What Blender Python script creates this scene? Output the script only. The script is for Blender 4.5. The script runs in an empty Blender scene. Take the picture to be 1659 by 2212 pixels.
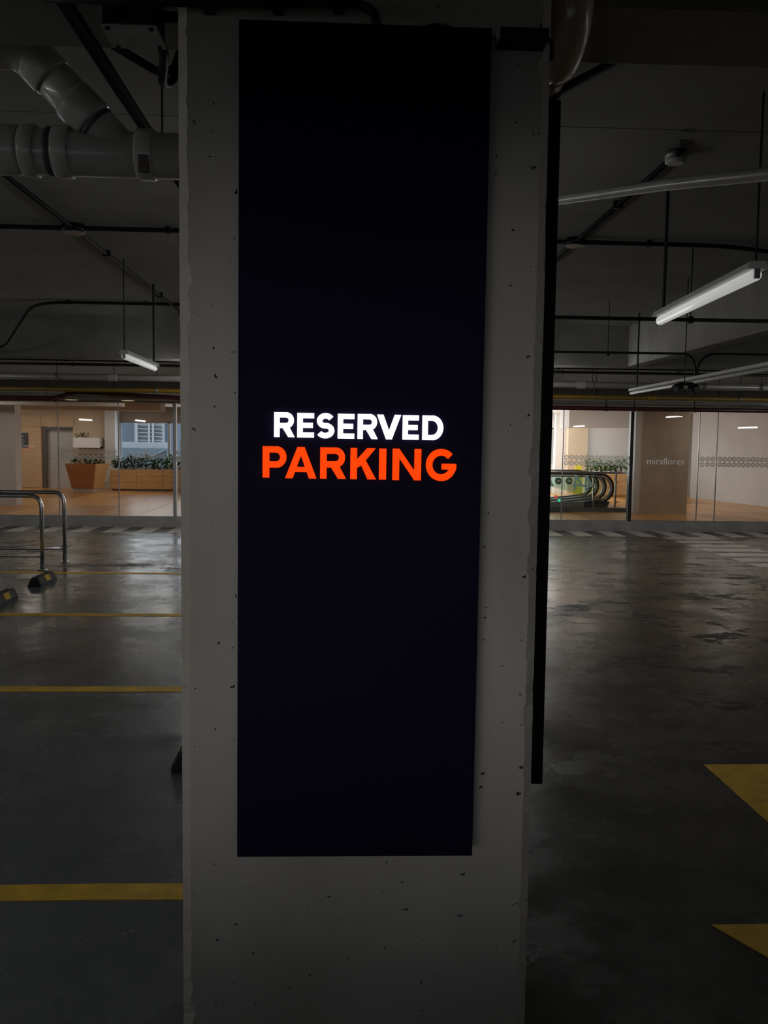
import bpy, bmesh, math, random
import numpy as np
from mathutils import Vector, Matrix

# ------------------------------------------------------------------ camera / world / lights
scene = bpy.context.scene
COL = scene.collection
random.seed(7)

F, YAW, TILT, ROLL, EYE = 1940.0, 0.0431, 0.0800, 0.0127, 1.65      # focal length in pixels of the 1659x2212 frame
def camera_axes():
    f = np.array([math.sin(YAW) * math.cos(TILT), math.cos(YAW) * math.cos(TILT), -math.sin(TILT)])
    r = np.array([math.cos(YAW), -math.sin(YAW), 0.0])
    d = np.cross(f, r)
    c, s = math.cos(ROLL), math.sin(ROLL)
    return c * r - s * d, s * r + c * d, f
AX_R, AX_D, AX_F = camera_axes()
cam_data = bpy.data.cameras.new('camera')
cam_data.sensor_fit = 'HORIZONTAL'
cam_data.sensor_width = 36.0
cam_data.lens = F / 1659.0 * 36.0
cam_data.clip_end = 300
cam = bpy.data.objects.new('camera', cam_data)
M = Matrix.Identity(4)
for i in range(3):
    M[i][0], M[i][1], M[i][2] = AX_R[i], -AX_D[i], -AX_F[i]
M[0][3], M[1][3], M[2][3] = 0, 0, EYE
cam.matrix_world = M
COL.objects.link(cam)
scene.camera = cam

def _ray(x, y):
    return AX_R * ((x - 829.5) / F) + AX_D * ((y - 1106) / F) + AX_F
def at(x, y, Y):            # point of the place at distance Y that the photograph shows at (x, y)
    d = _ray(x, y); t = Y / d[1]
    return Vector((d[0] * t, Y, d[2] * t + EYE))
def at_z(x, y, z):          # the same, at a known height
    d = _ray(x, y); t = (z - EYE) / d[2]
    return Vector((d[0] * t, d[1] * t, z))

world = bpy.data.worlds.new('sky')
scene.world = world
world.use_nodes = True
wn = world.node_tree.nodes
wn['Background'].inputs[0].default_value = (0.78, 0.88, 1.0, 1)
wn['Background'].inputs[1].default_value = 1.3

def area_light(name, loc, target, sx, sy, power, color):
    l = bpy.data.lights.new(name, 'AREA')
    l.shape = 'RECTANGLE'; l.size = sx; l.size_y = sy; l.energy = power; l.color = color
    o = bpy.data.objects.new(name, l)
    o.location = loc
    o.rotation_euler = (Vector(target) - Vector(loc)).to_track_quat('-Z', 'Y').to_euler()
    COL.objects.link(o)
    return o
# daylight through the hall windows, plus an added hall fill and rear light
area_light('daylight_hall_left', (-4.9, 25.6, 1.7), (-6.0, 20, 0.6), 2.6, 1.2, 15, (0.86, 0.93, 1.0))
area_light('daylight_hall_right', (3.2, 25.6, 1.6), (4.6, 19, 0.8), 2.4, 1.5, 140, (0.95, 0.97, 1.0))
area_light('daylight_hall_window', (5.15, 25.86, 1.6), (5.0, 20, 1.2), 1.5, 1.3, 34, (0.9, 0.96, 1.0))
area_light('added_hall_fill', (5.6, 24.2, 2.46), (5.9, 24.9, 0.2), 4.2, 1.0, 105, (0.95, 0.98, 1.0))  # added fill under the ceiling; the hall has no skylight
area_light('added_rear_light', (-2.4, -7.0, 1.45), (0.1, 2.2, 1.4), 3.2, 1.1, 104, (1.0, 0.95, 0.88))  # added light behind the unseen wall, for the pillar front

vs = scene.view_settings
vs.view_transform = 'Standard'
vs.look = 'None'
vs.exposure = 0.0
vs.gamma = 1.0
vs.use_curve_mapping = False
scene.cycles.use_denoising = True
scene.cycles.max_bounces = 7
scene.cycles.diffuse_bounces = 4
scene.cycles.transparent_max_bounces = 24
scene.cycles.sample_clamp_indirect = 3.0
scene.cycles.caustics_reflective = False
scene.cycles.caustics_refractive = False

# ------------------------------------------------------------------ materials
MATS = {}
def mat(name, color, rough=0.6, metal=0.0, spec=0.5, noise=0.0, scale=6.0, bump=0.0, bscale=60.0, emit=None, estr=0.0, coat=0.0, stretch=None, col2=None):
    if name in MATS: return MATS[name]
    m = bpy.data.materials.new(name); m.use_nodes = True
    nt = m.node_tree; b = nt.nodes['Principled BSDF']
    b.inputs['Base Color'].default_value = (*color, 1)
    b.inputs['Roughness'].default_value = rough
    b.inputs['Metallic'].default_value = metal
    b.inputs['Specular IOR Level'].default_value = spec
    b.inputs['Coat Weight'].default_value = coat
    if emit:
        b.inputs['Emission Color'].default_value = (*emit, 1)
        b.inputs['Emission Strength'].default_value = estr
    tc = nt.nodes.new('ShaderNodeTexCoord')
    src = tc.outputs['Object']
    if stretch:
        mp = nt.nodes.new('ShaderNodeMapping'); mp.inputs['Scale'].default_value = stretch
        nt.links.new(src, mp.inputs['Vector']); src = mp.outputs['Vector']
    if noise or col2:
        n = nt.nodes.new('ShaderNodeTexNoise'); n.inputs['Scale'].default_value = scale; n.inputs['Detail'].default_value = 6
        nt.links.new(src, n.inputs['Vector'])
        r = nt.nodes.new('ShaderNodeValToRGB')
        r.color_ramp.elements[0].position = 0.3; r.color_ramp.elements[1].position = 0.72
        c2 = col2 or tuple(min(1, c * (1 + noise)) for c in color)
        c1 = color if col2 else tuple(c * (1 - noise) for c in color)
        r.color_ramp.elements[0].color = (*c1, 1); r.color_ramp.elements[1].color = (*c2, 1)
        nt.links.new(n.outputs['Fac'], r.inputs['Fac']); nt.links.new(r.outputs['Color'], b.inputs['Base Color'])
    if bump:
        n2 = nt.nodes.new('ShaderNodeTexNoise'); n2.inputs['Scale'].default_value = bscale; n2.inputs['Detail'].default_value = 4
        nt.links.new(src, n2.inputs['Vector'])
        bp = nt.nodes.new('ShaderNodeBump'); bp.inputs['Strength'].default_value = bump; bp.inputs['Distance'].default_value = 0.01
        nt.links.new(n2.outputs['Fac'], bp.inputs['Height']); nt.links.new(bp.outputs['Normal'], b.inputs['Normal'])
    MATS[name] = m
    return m

def pillar_material():
    m = bpy.data.materials.new('cast_concrete'); m.use_nodes = True
    nt = m.node_tree; N = nt.nodes; L = nt.links; b = N['Principled BSDF']
    b.inputs['Roughness'].default_value = 0.8; b.inputs['Specular IOR Level'].default_value = 0.25
    tc = N.new('ShaderNodeTexCoord')
    def noise(scale, detail, stretch=(1, 1, 1)):
        mp = N.new('ShaderNodeMapping'); mp.inputs['Scale'].default_value = stretch
        L.new(tc.outputs['Object'], mp.inputs['Vector'])
        n = N.new('ShaderNodeTexNoise'); n.inputs['Scale'].default_value = scale; n.inputs['Detail'].default_value = detail
        L.new(mp.outputs['Vector'], n.inputs['Vector']); return n
    big = noise(2.2, 5, (1, 1, .45)); fine = noise(130, 3, (1, 1, .55)); grain = noise(420, 2)
    r = N.new('ShaderNodeValToRGB')
    r.color_ramp.elements[0].position = 0.3; r.color_ramp.elements[0].color = (0.33, 0.305, 0.27, 1)
    r.color_ramp.elements[1].position = 0.75; r.color_ramp.elements[1].color = (0.45, 0.425, 0.385, 1)
    L.new(big.outputs['Fac'], r.inputs['Fac'])
    # bug holes left by air bubbles in the casting
    v = N.new('ShaderNodeTexVoronoi'); v.inputs['Scale'].default_value = 21.0
    wob = N.new('ShaderNodeMixRGB'); wob.blend_type = 'ADD'; wob.inputs['Fac'].default_value = 0.03
    n3 = noise(40, 2); L.new(tc.outputs['Object'], wob.inputs['Color1']); L.new(n3.outputs['Color'], wob.inputs['Color2'])
    sx = N.new('ShaderNodeSeparateXYZ'); L.new(wob.outputs['Color'], sx.inputs[0])
    ax = N.new('ShaderNodeMath'); ax.operation = 'ADD'; L.new(sx.outputs['X'], ax.inputs[0]); L.new(sx.outputs['Y'], ax.inputs[1])
    cx = N.new('ShaderNodeCombineXYZ'); L.new(ax.outputs[0], cx.inputs['X']); L.new(sx.outputs['Z'], cx.inputs['Y'])
    v.voronoi_dimensions = '2D'
    L.new(cx.outputs[0], v.inputs['Vector'])
    sep = N.new('ShaderNodeSeparateColor'); L.new(v.outputs['Color'], sep.inputs['Color'])
    pw = N.new('ShaderNodeMath'); pw.operation = 'POWER'; pw.inputs[1].default_value = 4.5; L.new(sep.outputs['Red'], pw.inputs[0])
    rad = N.new('ShaderNodeMath'); rad.operation = 'MULTIPLY'; rad.inputs[1].default_value = 0.075; L.new(pw.outputs[0], rad.inputs[0])
    lt = N.new('ShaderNodeMath'); lt.operation = 'LESS_THAN'; L.new(v.outputs['Distance'], lt.inputs[0]); L.new(rad.outputs[0], lt.inputs[1])
    mix = N.new('ShaderNodeMixRGB'); mix.inputs['Color2'].default_value = (0.02, 0.018, 0.016, 1)
    L.new(lt.outputs[0], mix.inputs['Fac']); L.new(r.outputs['Color'], mix.inputs['Color1'])
    L.new(mix.outputs['Color'], b.inputs['Base Color'])
    add = N.new('ShaderNodeMath'); add.operation = 'ADD'; L.new(fine.outputs['Fac'], add.inputs[0]); L.new(grain.outputs['Fac'], add.inputs[1])
    sub = N.new('ShaderNodeMath'); sub.operation = 'SUBTRACT'; L.new(add.outputs[0], sub.inputs[0]); L.new(lt.outputs[0], sub.inputs[1])
    bp = N.new('ShaderNodeBump'); bp.inputs['Strength'].default_value = 0.3; bp.inputs['Distance'].default_value = 0.004
    L.new(sub.outputs[0], bp.inputs['Height']); L.new(bp.outputs['Normal'], b.inputs['Normal'])
    return m

def floor_material():
    m = bpy.data.materials.new('sealed_concrete_floor'); m.use_nodes = True
    nt = m.node_tree; N = nt.nodes; L = nt.links; b = N['Principled BSDF']
    tc = N.new('ShaderNodeTexCoord')
    def noise(scale, detail, stretch=(1, 1, 1), rough=.5):
        mp = N.new('ShaderNodeMapping'); mp.inputs['Scale'].default_value = stretch
        L.new(tc.outputs['Object'], mp.inputs['Vector'])
        n = N.new('ShaderNodeTexNoise'); n.inputs['Scale'].default_value = scale; n.inputs['Detail'].default_value = detail
        n.inputs['Roughness'].default_value = rough
        L.new(mp.outputs['Vector'], n.inputs['Vector']); return n
    def ramp(src, p0, p1, c0, c1):
        r = N.new('ShaderNodeValToRGB')
        r.color_ramp.elements[0].position = p0; r.color_ramp.elements[0].color = (*c0, 1)
        r.color_ramp.elements[1].position = p1; r.color_ramp.elements[1].color = (*c1, 1)
        L.new(src, r.inputs['Fac']); return r
    def math_node(op, a, bb, clamp=False):
        n = N.new('ShaderNodeMath'); n.operation = op; n.use_clamp = clamp
        for k, s in enumerate((a, bb)):
            if isinstance(s, (int, float)): n.inputs[k].default_value = s
            else: L.new(s, n.inputs[k])
        return n.outputs[0]
    sep = N.new('ShaderNodeSeparateXYZ'); L.new(tc.outputs['Object'], sep.inputs[0])
    # parking bays (blue-grey sealer) on one side, worn driving lane on the other
    bay_x = math_node('MULTIPLY', math_node('SUBTRACT', 0.3, sep.outputs['X']), 8.0, True)
    bay_y = math_node('MULTIPLY', math_node('SUBTRACT', 10.9, sep.outputs['Y']), 20.0, True)
    bay = math_node('MULTIPLY', bay_x, bay_y)
    nb = noise(1.2, 8, (1, 1, 1), .62)
    cb = ramp(nb.outputs['Fac'], .3, .75, (0.135, 0.15, 0.155), (0.20, 0.217, 0.223))
    nl = noise(1.3, 10, (1, 1, 1), .68)
    cl = ramp(nl.outputs['Fac'], .32, .72, (0.045, 0.043, 0.039), (0.135, 0.13, 0.12))
    mix = N.new('ShaderNodeMixRGB'); L.new(bay, mix.inputs['Fac']); L.new(cl.outputs['Color'], mix.inputs['Color1']); L.new(cb.outputs['Color'], mix.inputs['Color2'])
    # tyre grime and oil stains with edges of their own
    ns = noise(1.5, 14, (1, 1.3, 1), .74); nmask = noise(.5, 4)
    st = ramp(ns.outputs['Fac'], .53, .58, (0, 0, 0), (1, 1, 1)); sm = ramp(nmask.outputs['Fac'], .42, .54, (0, 0, 0), (1, 1, 1))
    lane = math_node('SUBTRACT', 1.0, math_node('MULTIPLY', bay, 0.86))
    stain = math_node('MULTIPLY', math_node('MULTIPLY', st.outputs['Color'], sm.outputs['Color']), lane)
    mix2 = N.new('ShaderNodeMixRGB'); mix2.inputs['Color2'].default_value = (0.016, 0.015, 0.014, 1)
    L.new(math_node('MULTIPLY', stain, .85), mix2.inputs['Fac']); L.new(mix.outputs['Color'], mix2.inputs['Color1'])
    ng = noise(60, 3); mul = N.new('ShaderNodeMixRGB'); mul.blend_type = 'MULTIPLY'; mul.inputs['Fac'].default_value = .35
    L.new(mix2.outputs['Color'], mul.inputs['Color1']); L.new(ng.outputs['Fac'], mul.inputs['Color2'])
    L.new(mul.outputs['Color'], b.inputs['Base Color'])
    nr = noise(1.5, 8, (1, 1, 1), .66)
    rr = ramp(nr.outputs['Fac'], .3, .7, (.11, .11, .11), (.40, .40, .40))
    rough = math_node('ADD', rr.outputs['Color'], math_node('MULTIPLY', stain, .3), True)
    L.new(rough, b.inputs['Roughness'])
    b.inputs['Specular IOR Level'].default_value = .5
    nbp = noise(7, 7, (1, 1, 1), .6)
    bp = N.new('ShaderNodeBump'); bp.inputs['Strength'].default_value = .07; bp.inputs['Distance'].default_value = .01
    hh = math_node('SUBTRACT', nbp.outputs['Fac'], math_node('MULTIPLY', stain, .6))
    L.new(hh, bp.inputs['Height']); L.new(bp.outputs['Normal'], b.inputs['Normal'])
    return m

def glass_material(name, tint=(1, 1, 1), refl=1.0):
    m = bpy.data.materials.new(name); m.use_nodes = True
    nt = m.node_tree; N = nt.nodes; L = nt.links
    N.remove(N['Principled BSDF'])
    out = N['Material Output']
    t = N.new('ShaderNodeBsdfTransparent'); t.inputs['Color'].default_value = (*tint, 1)
    g = N.new('ShaderNodeBsdfGlossy'); g.inputs['Roughness'].default_value = 0.0
    fr = N.new('ShaderNodeFresnel'); fr.inputs['IOR'].default_value = 1.5
    mu = N.new('ShaderNodeMath'); mu.operation = 'MULTIPLY'; mu.inputs[1].default_value = refl; mu.use_clamp = True
    L.new(fr.outputs[0], mu.inputs[0])
    mx = N.new('ShaderNodeMixShader')
    L.new(mu.outputs[0], mx.inputs['Fac']); L.new(t.outputs[0], mx.inputs[1]); L.new(g.outputs[0], mx.inputs[2])
    L.new(mx.outputs[0], out.inputs['Surface'])
    return m

M_PILLAR = pillar_material()
M_FLOOR = floor_material()
M_GLASS = glass_material('clear_glass', (.96, .97, .97), 0.9)
M_GREEN_GLASS = glass_material('green_tinted_glass', (.93, .975, .965), 0.8)
M_WINDOW = glass_material('window_glass', (.95, .98, 1.0), 0.6)
M_SLAB = mat('raw_concrete_ceiling', (0.27, 0.265, 0.25), .85, noise=.12, scale=1.6, bump=.15, bscale=25, spec=.2)
M_BEAM = mat('raw_concrete_beam', (0.25, 0.24, 0.22), .85, noise=.15, scale=2.2, bump=.15, bscale=25, spec=.2)
M_WALLG = mat('garage_wall_paint', (0.22, 0.2, 0.18), .85, noise=.1, scale=2)
M_HEADER = mat('header_paint', (0.42, 0.37, 0.31), .8, noise=.06, scale=2)
M_KERB = mat('kerb_concrete', (0.42, 0.41, 0.39), .8, noise=.15, scale=5, bump=.15)
M_YELLOW = mat('yellow_road_paint', (0.72, 0.43, 0.03), .55, noise=.22, scale=9, bump=.2, bscale=70)
M_WHITEP = mat('worn_white_road_paint', (0.8, 0.77, 0.71), .35, noise=.22, scale=6, bump=.05)
M_BLACK = mat('black_conduit', (0.010, 0.010, 0.010), .55, noise=.2, scale=20, spec=.2)
M_BLACKB = mat('black_plastic', (0.008, 0.008, 0.008), .45, noise=.1, scale=20, spec=.2)
M_PVC = mat('grey_white_pvc', (0.36, 0.35, 0.33), .32, noise=.08, scale=5, coat=.2)
M_PVCD = mat('dark_rubber_ring', (0.05, 0.05, 0.048), .6, noise=.1, scale=9)
M_PVCT = mat('yellowed_pvc', (0.40, 0.33, 0.26), .3, noise=.1, scale=5, coat=.2)
M_TAG = mat('faded_brown_label', (0.075, 0.055, 0.045), .7, noise=.3, scale=60)
M_ZINC = mat('galvanised_steel', (0.3, 0.3, 0.3), .45, metal=.8, noise=.15, scale=14)
M_STEEL = mat('brushed_stainless', (0.62, 0.62, 0.61), .24, metal=1.0, noise=.05, scale=30)
M_YPIPE = mat('yellow_gas_pipe', (0.26, 0.155, 0.016), .45, noise=.1, scale=6)
M_RPIPE = mat('dark_red_sprinkler_pipe', (0.055, 0.009, 0.010), .4, noise=.15, scale=6)
M_RUBBER = mat('black_rubber', (0.028, 0.028, 0.028), .7, noise=.25, scale=30, bump=.2, spec=.2)
M_REFLECT = mat('yellow_reflector_tape', (0.55, 0.34, 0.02), .7, noise=.2, scale=40, spec=.15)
M_PANEL = mat('navy_black_acrylic', (0.006, 0.005, 0.021), .6, noise=.08, scale=3, spec=.05)
M_PANELE = mat('black_panel_edge', (0.003, 0.003, 0.006), .5, noise=.1, scale=8, spec=.08)
M_LWHITE = mat('lit_white_acrylic', (.5, .5, .5), .4, emit=(1, 1, 0.99), estr=1.5, noise=.01)
M_LORANGE = mat('lit_orange_acrylic', (.25, .03, .0), .5, spec=.1, emit=(1, 0.048, 0.0), estr=1.1, noise=.01)
M_TUBE = mat('fluorescent_tube_glow', (.9, .9, .9), .4, emit=(1, 1, .98), estr=.33, noise=.01)
M_TUBEB = mat('fluorescent_tube_bright', (.9, .9, .9), .4, emit=(1, 1, .98), estr=18.0, noise=.01)
M_TUBEH = mat('added_tube_brightest', (.9, .9, .9), .4, emit=(1, 1, .98), estr=30.0, noise=.01)  # tube glow of the added battens
M_LAMPW = mat('white_lamp_housing', (0.55, 0.55, 0.53), .5, noise=.08, scale=12)
M_IWALL = mat('beige_plaster', (0.62, 0.49, 0.36), .8, noise=.06, scale=2)
M_IWOOD = mat('light_wood_veneer', (0.64, 0.46, 0.29), .5, noise=.12, scale=3, stretch=(1, 1, 9))
M_IWHITE = mat('white_plaster', (0.74, 0.73, 0.71), .8, noise=.03, scale=2)
M_IGREY = mat('grey_plaster', (0.56, 0.55, 0.54), .8, noise=.05, scale=2)
M_IBEAM = mat('taupe_bulkhead', (0.36, 0.30, 0.25), .8, noise=.05, scale=2)
M_MARBLE = mat('beige_marble', (0.50, 0.40, 0.30), .35, noise=.1, scale=4, stretch=(1, 1, .4))
M_PLANK = [mat('honey_wood_tile_a', (0.46, 0.225, 0.07), .3, noise=.16, scale=4, stretch=(6, .6, 1), spec=.25),
           mat('honey_wood_tile_b', (0.36, 0.17, 0.05), .32, noise=.16, scale=4, stretch=(6, .6, 1), spec=.25),
           mat('honey_wood_tile_c', (0.55, 0.29, 0.095), .28, noise=.16, scale=4, stretch=(6, .6, 1), spec=.25)]
M_GROUT = mat('tile_joint', (0.25, 0.18, 0.11), .7, noise=.1)
M_TERRA = mat('red_brown_wood_panel', (0.42, 0.18, 0.07), .5, noise=.18, scale=5, stretch=(1, 1, 7))
M_OAK = mat('oak_planter_panel', (0.66, 0.41, 0.18), .5, noise=.18, scale=5, stretch=(1, 1, 9))
M_PLINTH = mat('pale_plinth', (0.55, 0.52, 0.48), .6, noise=.05)
M_SOIL = mat('planter_soil', (0.05, 0.035, 0.025), .9, noise=.3, scale=20)
M_LEAF = mat('green_leaf', (0.055, 0.13, 0.035), .5, noise=.35, scale=6, col2=(0.13, 0.24, 0.05))
M_LEAFD = mat('dark_green_leaf', (0.03, 0.06, 0.025), .5, noise=.35, scale=6, col2=(0.07, 0.11, 0.04))
M_STEM = mat('brown_stem', (0.09, 0.06, 0.035), .8, noise=.2)
def film_material(name, opac, front=.35):
    m = bpy.data.materials.new(name); m.use_nodes = True
    nt = m.node_tree; N = nt.nodes; L = nt.links
    N.remove(N['Principled BSDF'])
    t = N.new('ShaderNodeBsdfTransparent'); d = N.new('ShaderNodeBsdfTranslucent'); d.inputs['Color'].default_value = (.97, .97, .95, 1)
    e = N.new('ShaderNodeBsdfDiffuse'); e.inputs['Color'].default_value = (.8, .8, .78, 1)
    ns = N.new('ShaderNodeTexNoise'); ns.inputs['Scale'].default_value = 30
    ad = N.new('ShaderNodeMixShader'); ad.inputs['Fac'].default_value = front
    L.new(d.outputs[0], ad.inputs[1]); L.new(e.outputs[0], ad.inputs[2])
    mx = N.new('ShaderNodeMixShader'); mx.inputs['Fac'].default_value = opac
    L.new(t.outputs[0], mx.inputs[1]); L.new(ad.outputs[0], mx.inputs[2]); L.new(mx.outputs[0], N['Material Output'].inputs['Surface'])
    return m
M_FROST = film_material('frosted_white_film', .75)
M_LETTERG = film_material('frosted_letter_film', 1.0, .12)
M_ALU = mat('aluminium_profile', (0.5, 0.5, 0.49), .4, metal=.7, noise=.05)
M_DARKPOST = mat('dark_bronze_profile', (0.05, 0.045, 0.04), .45, metal=.3, noise=.1)
M_LIFT = mat('lift_door_steel', (0.66, 0.68, 0.70), .35, metal=.6, noise=.08, scale=5, stretch=(1, 1, 8))
M_LIFTF = mat('lift_frame_dark', (0.14, 0.12, 0.10), .4, metal=.3, noise=.08)
M_POSTER = mat('dark_notice_board', (0.07, 0.085, 0.11), .5, noise=.1)
M_PRINT = mat('pale_print', (0.5, 0.5, 0.52), .6, noise=.05)
M_HAND = mat('black_handrail_rubber', (0.02, 0.02, 0.022), .35, noise=.1)
M_HANDI = mat('grey_handrail_guide', (0.45, 0.45, 0.45), .35, metal=.7, noise=.1)
M_ESCD = mat('dark_escalator_skirt', (0.10, 0.11, 0.11), .5, noise=.15, scale=10)
M_CYAN = mat('pale_cyan_print', (0.42, 0.72, 0.72), .6, noise=.03)
M_SIGNG = mat('dark_teal_print', (0.05, 0.12, 0.11), .6, noise=.05)
M_SIGNL = mat('pale_green_print', (0.45, 0.6, 0.42), .6, noise=.05)
M_LEDR = mat('red_indicator', (.8, .05, .05), .4, emit=(1, .06, .05), estr=1.0, noise=.01)
M_LEDG = mat('green_indicator', (.05, .8, .3), .4, emit=(.03, 1, .4), estr=1.0, noise=.01)
M_CAUTION = mat('yellow_caution_plastic', (0.65, 0.58, 0.04), .5, noise=.05)
M_DOWN = mat('warm_downlight', (.9, .8, .6), .5, emit=(1, .78, .4), estr=.45, noise=.01)
M_BLDG = mat('blue_grey_render', (0.19, 0.225, 0.27), .8, noise=.08, scale=.6)
M_BLDGW = mat('white_render', (0.55, 0.55, 0.56), .8, noise=.05, scale=.6)
M_ROOFM = mat('corrugated_roof_sheet', (0.14, 0.18, 0.21), .5, noise=.08, scale=2)
M_GROUND = mat('outside_paving', (0.35, 0.34, 0.32), .9, noise=.15, scale=1)

# ------------------------------------------------------------------ mesh helpers
class MB:
    def __init__(s): s.v = []; s.f = []
    def add(s, verts, faces):
        o = len(s.v); s.v += [tuple(v) for v in verts]; s.f += [tuple(i + o for i in f) for f in faces]; return s
    def box(s, x0, x1, y0, y1, z0, z1, bev=0.0):
        if bev <= 0:
            v = [(x, y, z) for x in (x0, x1) for y in (y0, y1) for z in (z0, z1)]
            return s.add(v, [(0, 1, 3, 2), (4, 6, 7, 5), (0, 4, 5, 1), (2, 3, 7, 6), (0, 2, 6, 4), (1, 5, 7, 3)])
        bm = bmesh.new(); bmesh.ops.create_cube(bm, size=1)
        for v in bm.verts: v.co = Vector(((x0 + x1) / 2 + v.co.x * (x1 - x0), (y0 + y1) / 2 + v.co.y * (y1 - y0), (z0 + z1) / 2 + v.co.z * (z1 - z0)))
        bmesh.ops.bevel(bm, geom=list(bm.edges), offset=bev, segments=2, profile=.6, affect='EDGES')
        bm.verts.index_update()
        s.add([v.co[:] for v in bm.verts], [[v.index for v in f.verts] for f in bm.faces]); bm.free(); return s
    def prism(s, poly, y0, y1):                       # polygon in (x, z), extruded along y
        n = len(poly)
        v = [(p[0], y0, p[1]) for p in poly] + [(p[0], y1, p[1]) for p in poly]
        f = [tuple(range(n)), tuple(range(2 * n - 1, n - 1, -1))] + [(i, i + n, (i + 1) % n + n, (i + 1) % n) for i in range(n)]
        return s.add(v, f)
    def prism_z(s, poly, z0, z1):                     # polygon in (x, y), extruded along z
        n = len(poly)
        v = [(p[0], p[1], z0) for p in poly] + [(p[0], p[1], z1) for p in poly]
        f = [tuple(range(n))[::-1], tuple(range(n, 2 * n))] + [(i, (i + 1) % n, (i + 1) % n + n, i + n) for i in range(n)]
        return s.add(v, f)
    def prism_x(s, poly, x0, x1):                     # polygon in (y, z), extruded along x
        n = len(poly)
        v = [(x0, p[0], p[1]) for p in poly] + [(x1, p[0], p[1]) for p in poly]
        f = [tuple(range(n))[::-1], tuple(range(n, 2 * n))] + [(i, (i + 1) % n, (i + 1) % n + n, i + n) for i in range(n)]
        return s.add(v, f)
    def tube(s, pts, r, seg=12, bend=0.0, cap=True, flat=1.0):
        pts = [Vector(p) for p in pts]
        if bend > 0 and len(pts) > 2:
            out = [pts[0]]
            for i in range(1, len(pts) - 1):
                a, b, c = pts[i - 1], pts[i], pts[i + 1]
                d = min(bend, (a - b).length * .48, (c - b).length * .48)
                p, q = b + (a - b).normalized() * d, b + (c - b).normalized() * d
                for k in range(7):
                    t = k / 6; out.append(p * (1 - t) ** 2 + b * 2 * t * (1 - t) + q * t * t)
            out.append(pts[-1]); pts = out
        n = len(pts); rs = r if isinstance(r, (list, tuple)) else [r] * n
        tang = []
        for i in range(n):
            t = (pts[min(i + 1, n - 1)] - pts[max(i - 1, 0)]); tang.append(t.normalized())
        up = Vector((0, 0, 1)) if abs(tang[0].z) < .9 else Vector((0, 1, 0))
        u = tang[0].cross(up).normalized()
        v = []
        for i in range(n):
            u = (u - tang[i] * u.dot(tang[i])).normalized(); w = tang[i].cross(u)
            for k in range(seg):
                a = 2 * math.pi * k / seg
                v.append(pts[i] + u * (math.cos(a) * rs[i]) + w * (math.sin(a) * rs[i] * flat))
        f = []
        for i in range(n - 1):
            for k in range(seg):
                a, b = i * seg + k, i * seg + (k + 1) % seg
                f.append((a, b, b + seg, a + seg))
        if cap: f += [tuple(range(seg))[::-1], tuple(range((n - 1) * seg, n * seg))]
        return s.add(v, f)
    def build(s, name, m, parent=None, smooth=False, loc=None):
        me = bpy.data.meshes.new(name); me.from_pydata(s.v, [], s.f); me.materials.append(m)
        bm = bmesh.new(); bm.from_mesh(me); bmesh.ops.recalc_face_normals(bm, faces=bm.faces); bm.to_mesh(me); bm.free()
        if smooth:
            for p in me.polygons: p.use_smooth = len(p.vertices) <= 4
        o = bpy.data.objects.new(name, me); COL.objects.link(o)
        if parent: o.parent = parent
        if loc is not None: o.location = loc
        return o

def tag(o, label=None, cat=None, group=None, kind=None):
    if label: o['label'] = label
    if cat: o['category'] = cat
    if group: o['group'] = group
    if kind: o['kind'] = kind
    return o
def thing(name, label, cat, loc=(0, 0, 0), group=None, kind=None):
    o = bpy.data.objects.new(name, None); COL.objects.link(o); o.location = loc; o.empty_display_size = .1
    return tag(o, label, cat, group, kind)
def struct(name, mb, m, parent=None, smooth=False):
    o = mb.build(name, m, parent, smooth)
    if not parent: o['kind'] = 'structure'
    return o
def copy_tree(o, parent=None):
    c = o.copy(); COL.objects.link(c); c.parent = parent
    for ch in list(o.children): copy_tree(ch, c)
    return c
def B(*a, **k): return MB().box(*a, **k)
def T(pts, r, **k): return MB().tube(pts, r, **k)

# ------------------------------------------------------------------ garage shell
YG = 16.6            # glass front of the hall
ZS, ZB = 3.40, 2.80  # slab and beam soffits
HALLZ = 0.18         # hall floor
XL, XR, YR = -14.0, 14.0, -9.0

floor = struct('floor', B(XL, XR, YR, YG - .02, -.2, 0), M_FLOOR)
for yy in (3.18, 5.84, 8.33, 10.91):
    mb = MB(); n = 40; x0, x1 = -11.5, .3
    top = [(x0 + (x1 - x0) * i / n, yy + .058 + random.uniform(-.003, .003)) for i in range(n + 1)]
    bot = [(x0 + (x1 - x0) * i / n, yy - .058 + random.uniform(-.003, .003)) for i in range(n + 1)]
    for i in range(n): mb.prism_z([bot[i], bot[i + 1], top[i + 1], top[i]], 0.0, .003)
    mb.build('parking_line', M_YELLOW, floor)
MB().prism_z([(1.865, 3.72), (4.4, 3.72), (4.4, 4.44), (1.86, 4.44)], 0, .003).build('yellow_marking', M_YELLOW, floor)
MB().prism_z([(1.27, 2.915), (4.2, 2.935), (4.2, 2.25), (1.62, 2.25)], 0, .003).build('yellow_marking', M_YELLOW, floor)
x = -9.2
while x < 11.6:
    MB().prism_z([(x, 15.62), (x + .29, 15.62), (x + .29, YG - .06), (x, YG - .06)], 0, .003).build('crosswalk_stripe', M_WHITEP, floor)
    x += .555
for k in range(8):
    y1 = 15.58 - .57 * k
    MB().prism_z([(5.6, y1 - .35), (6.55, y1 - .35), (6.55, y1), (5.6, y1)], 0, .003).build('crosswalk_stripe', M_WHITEP, floor)

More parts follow.
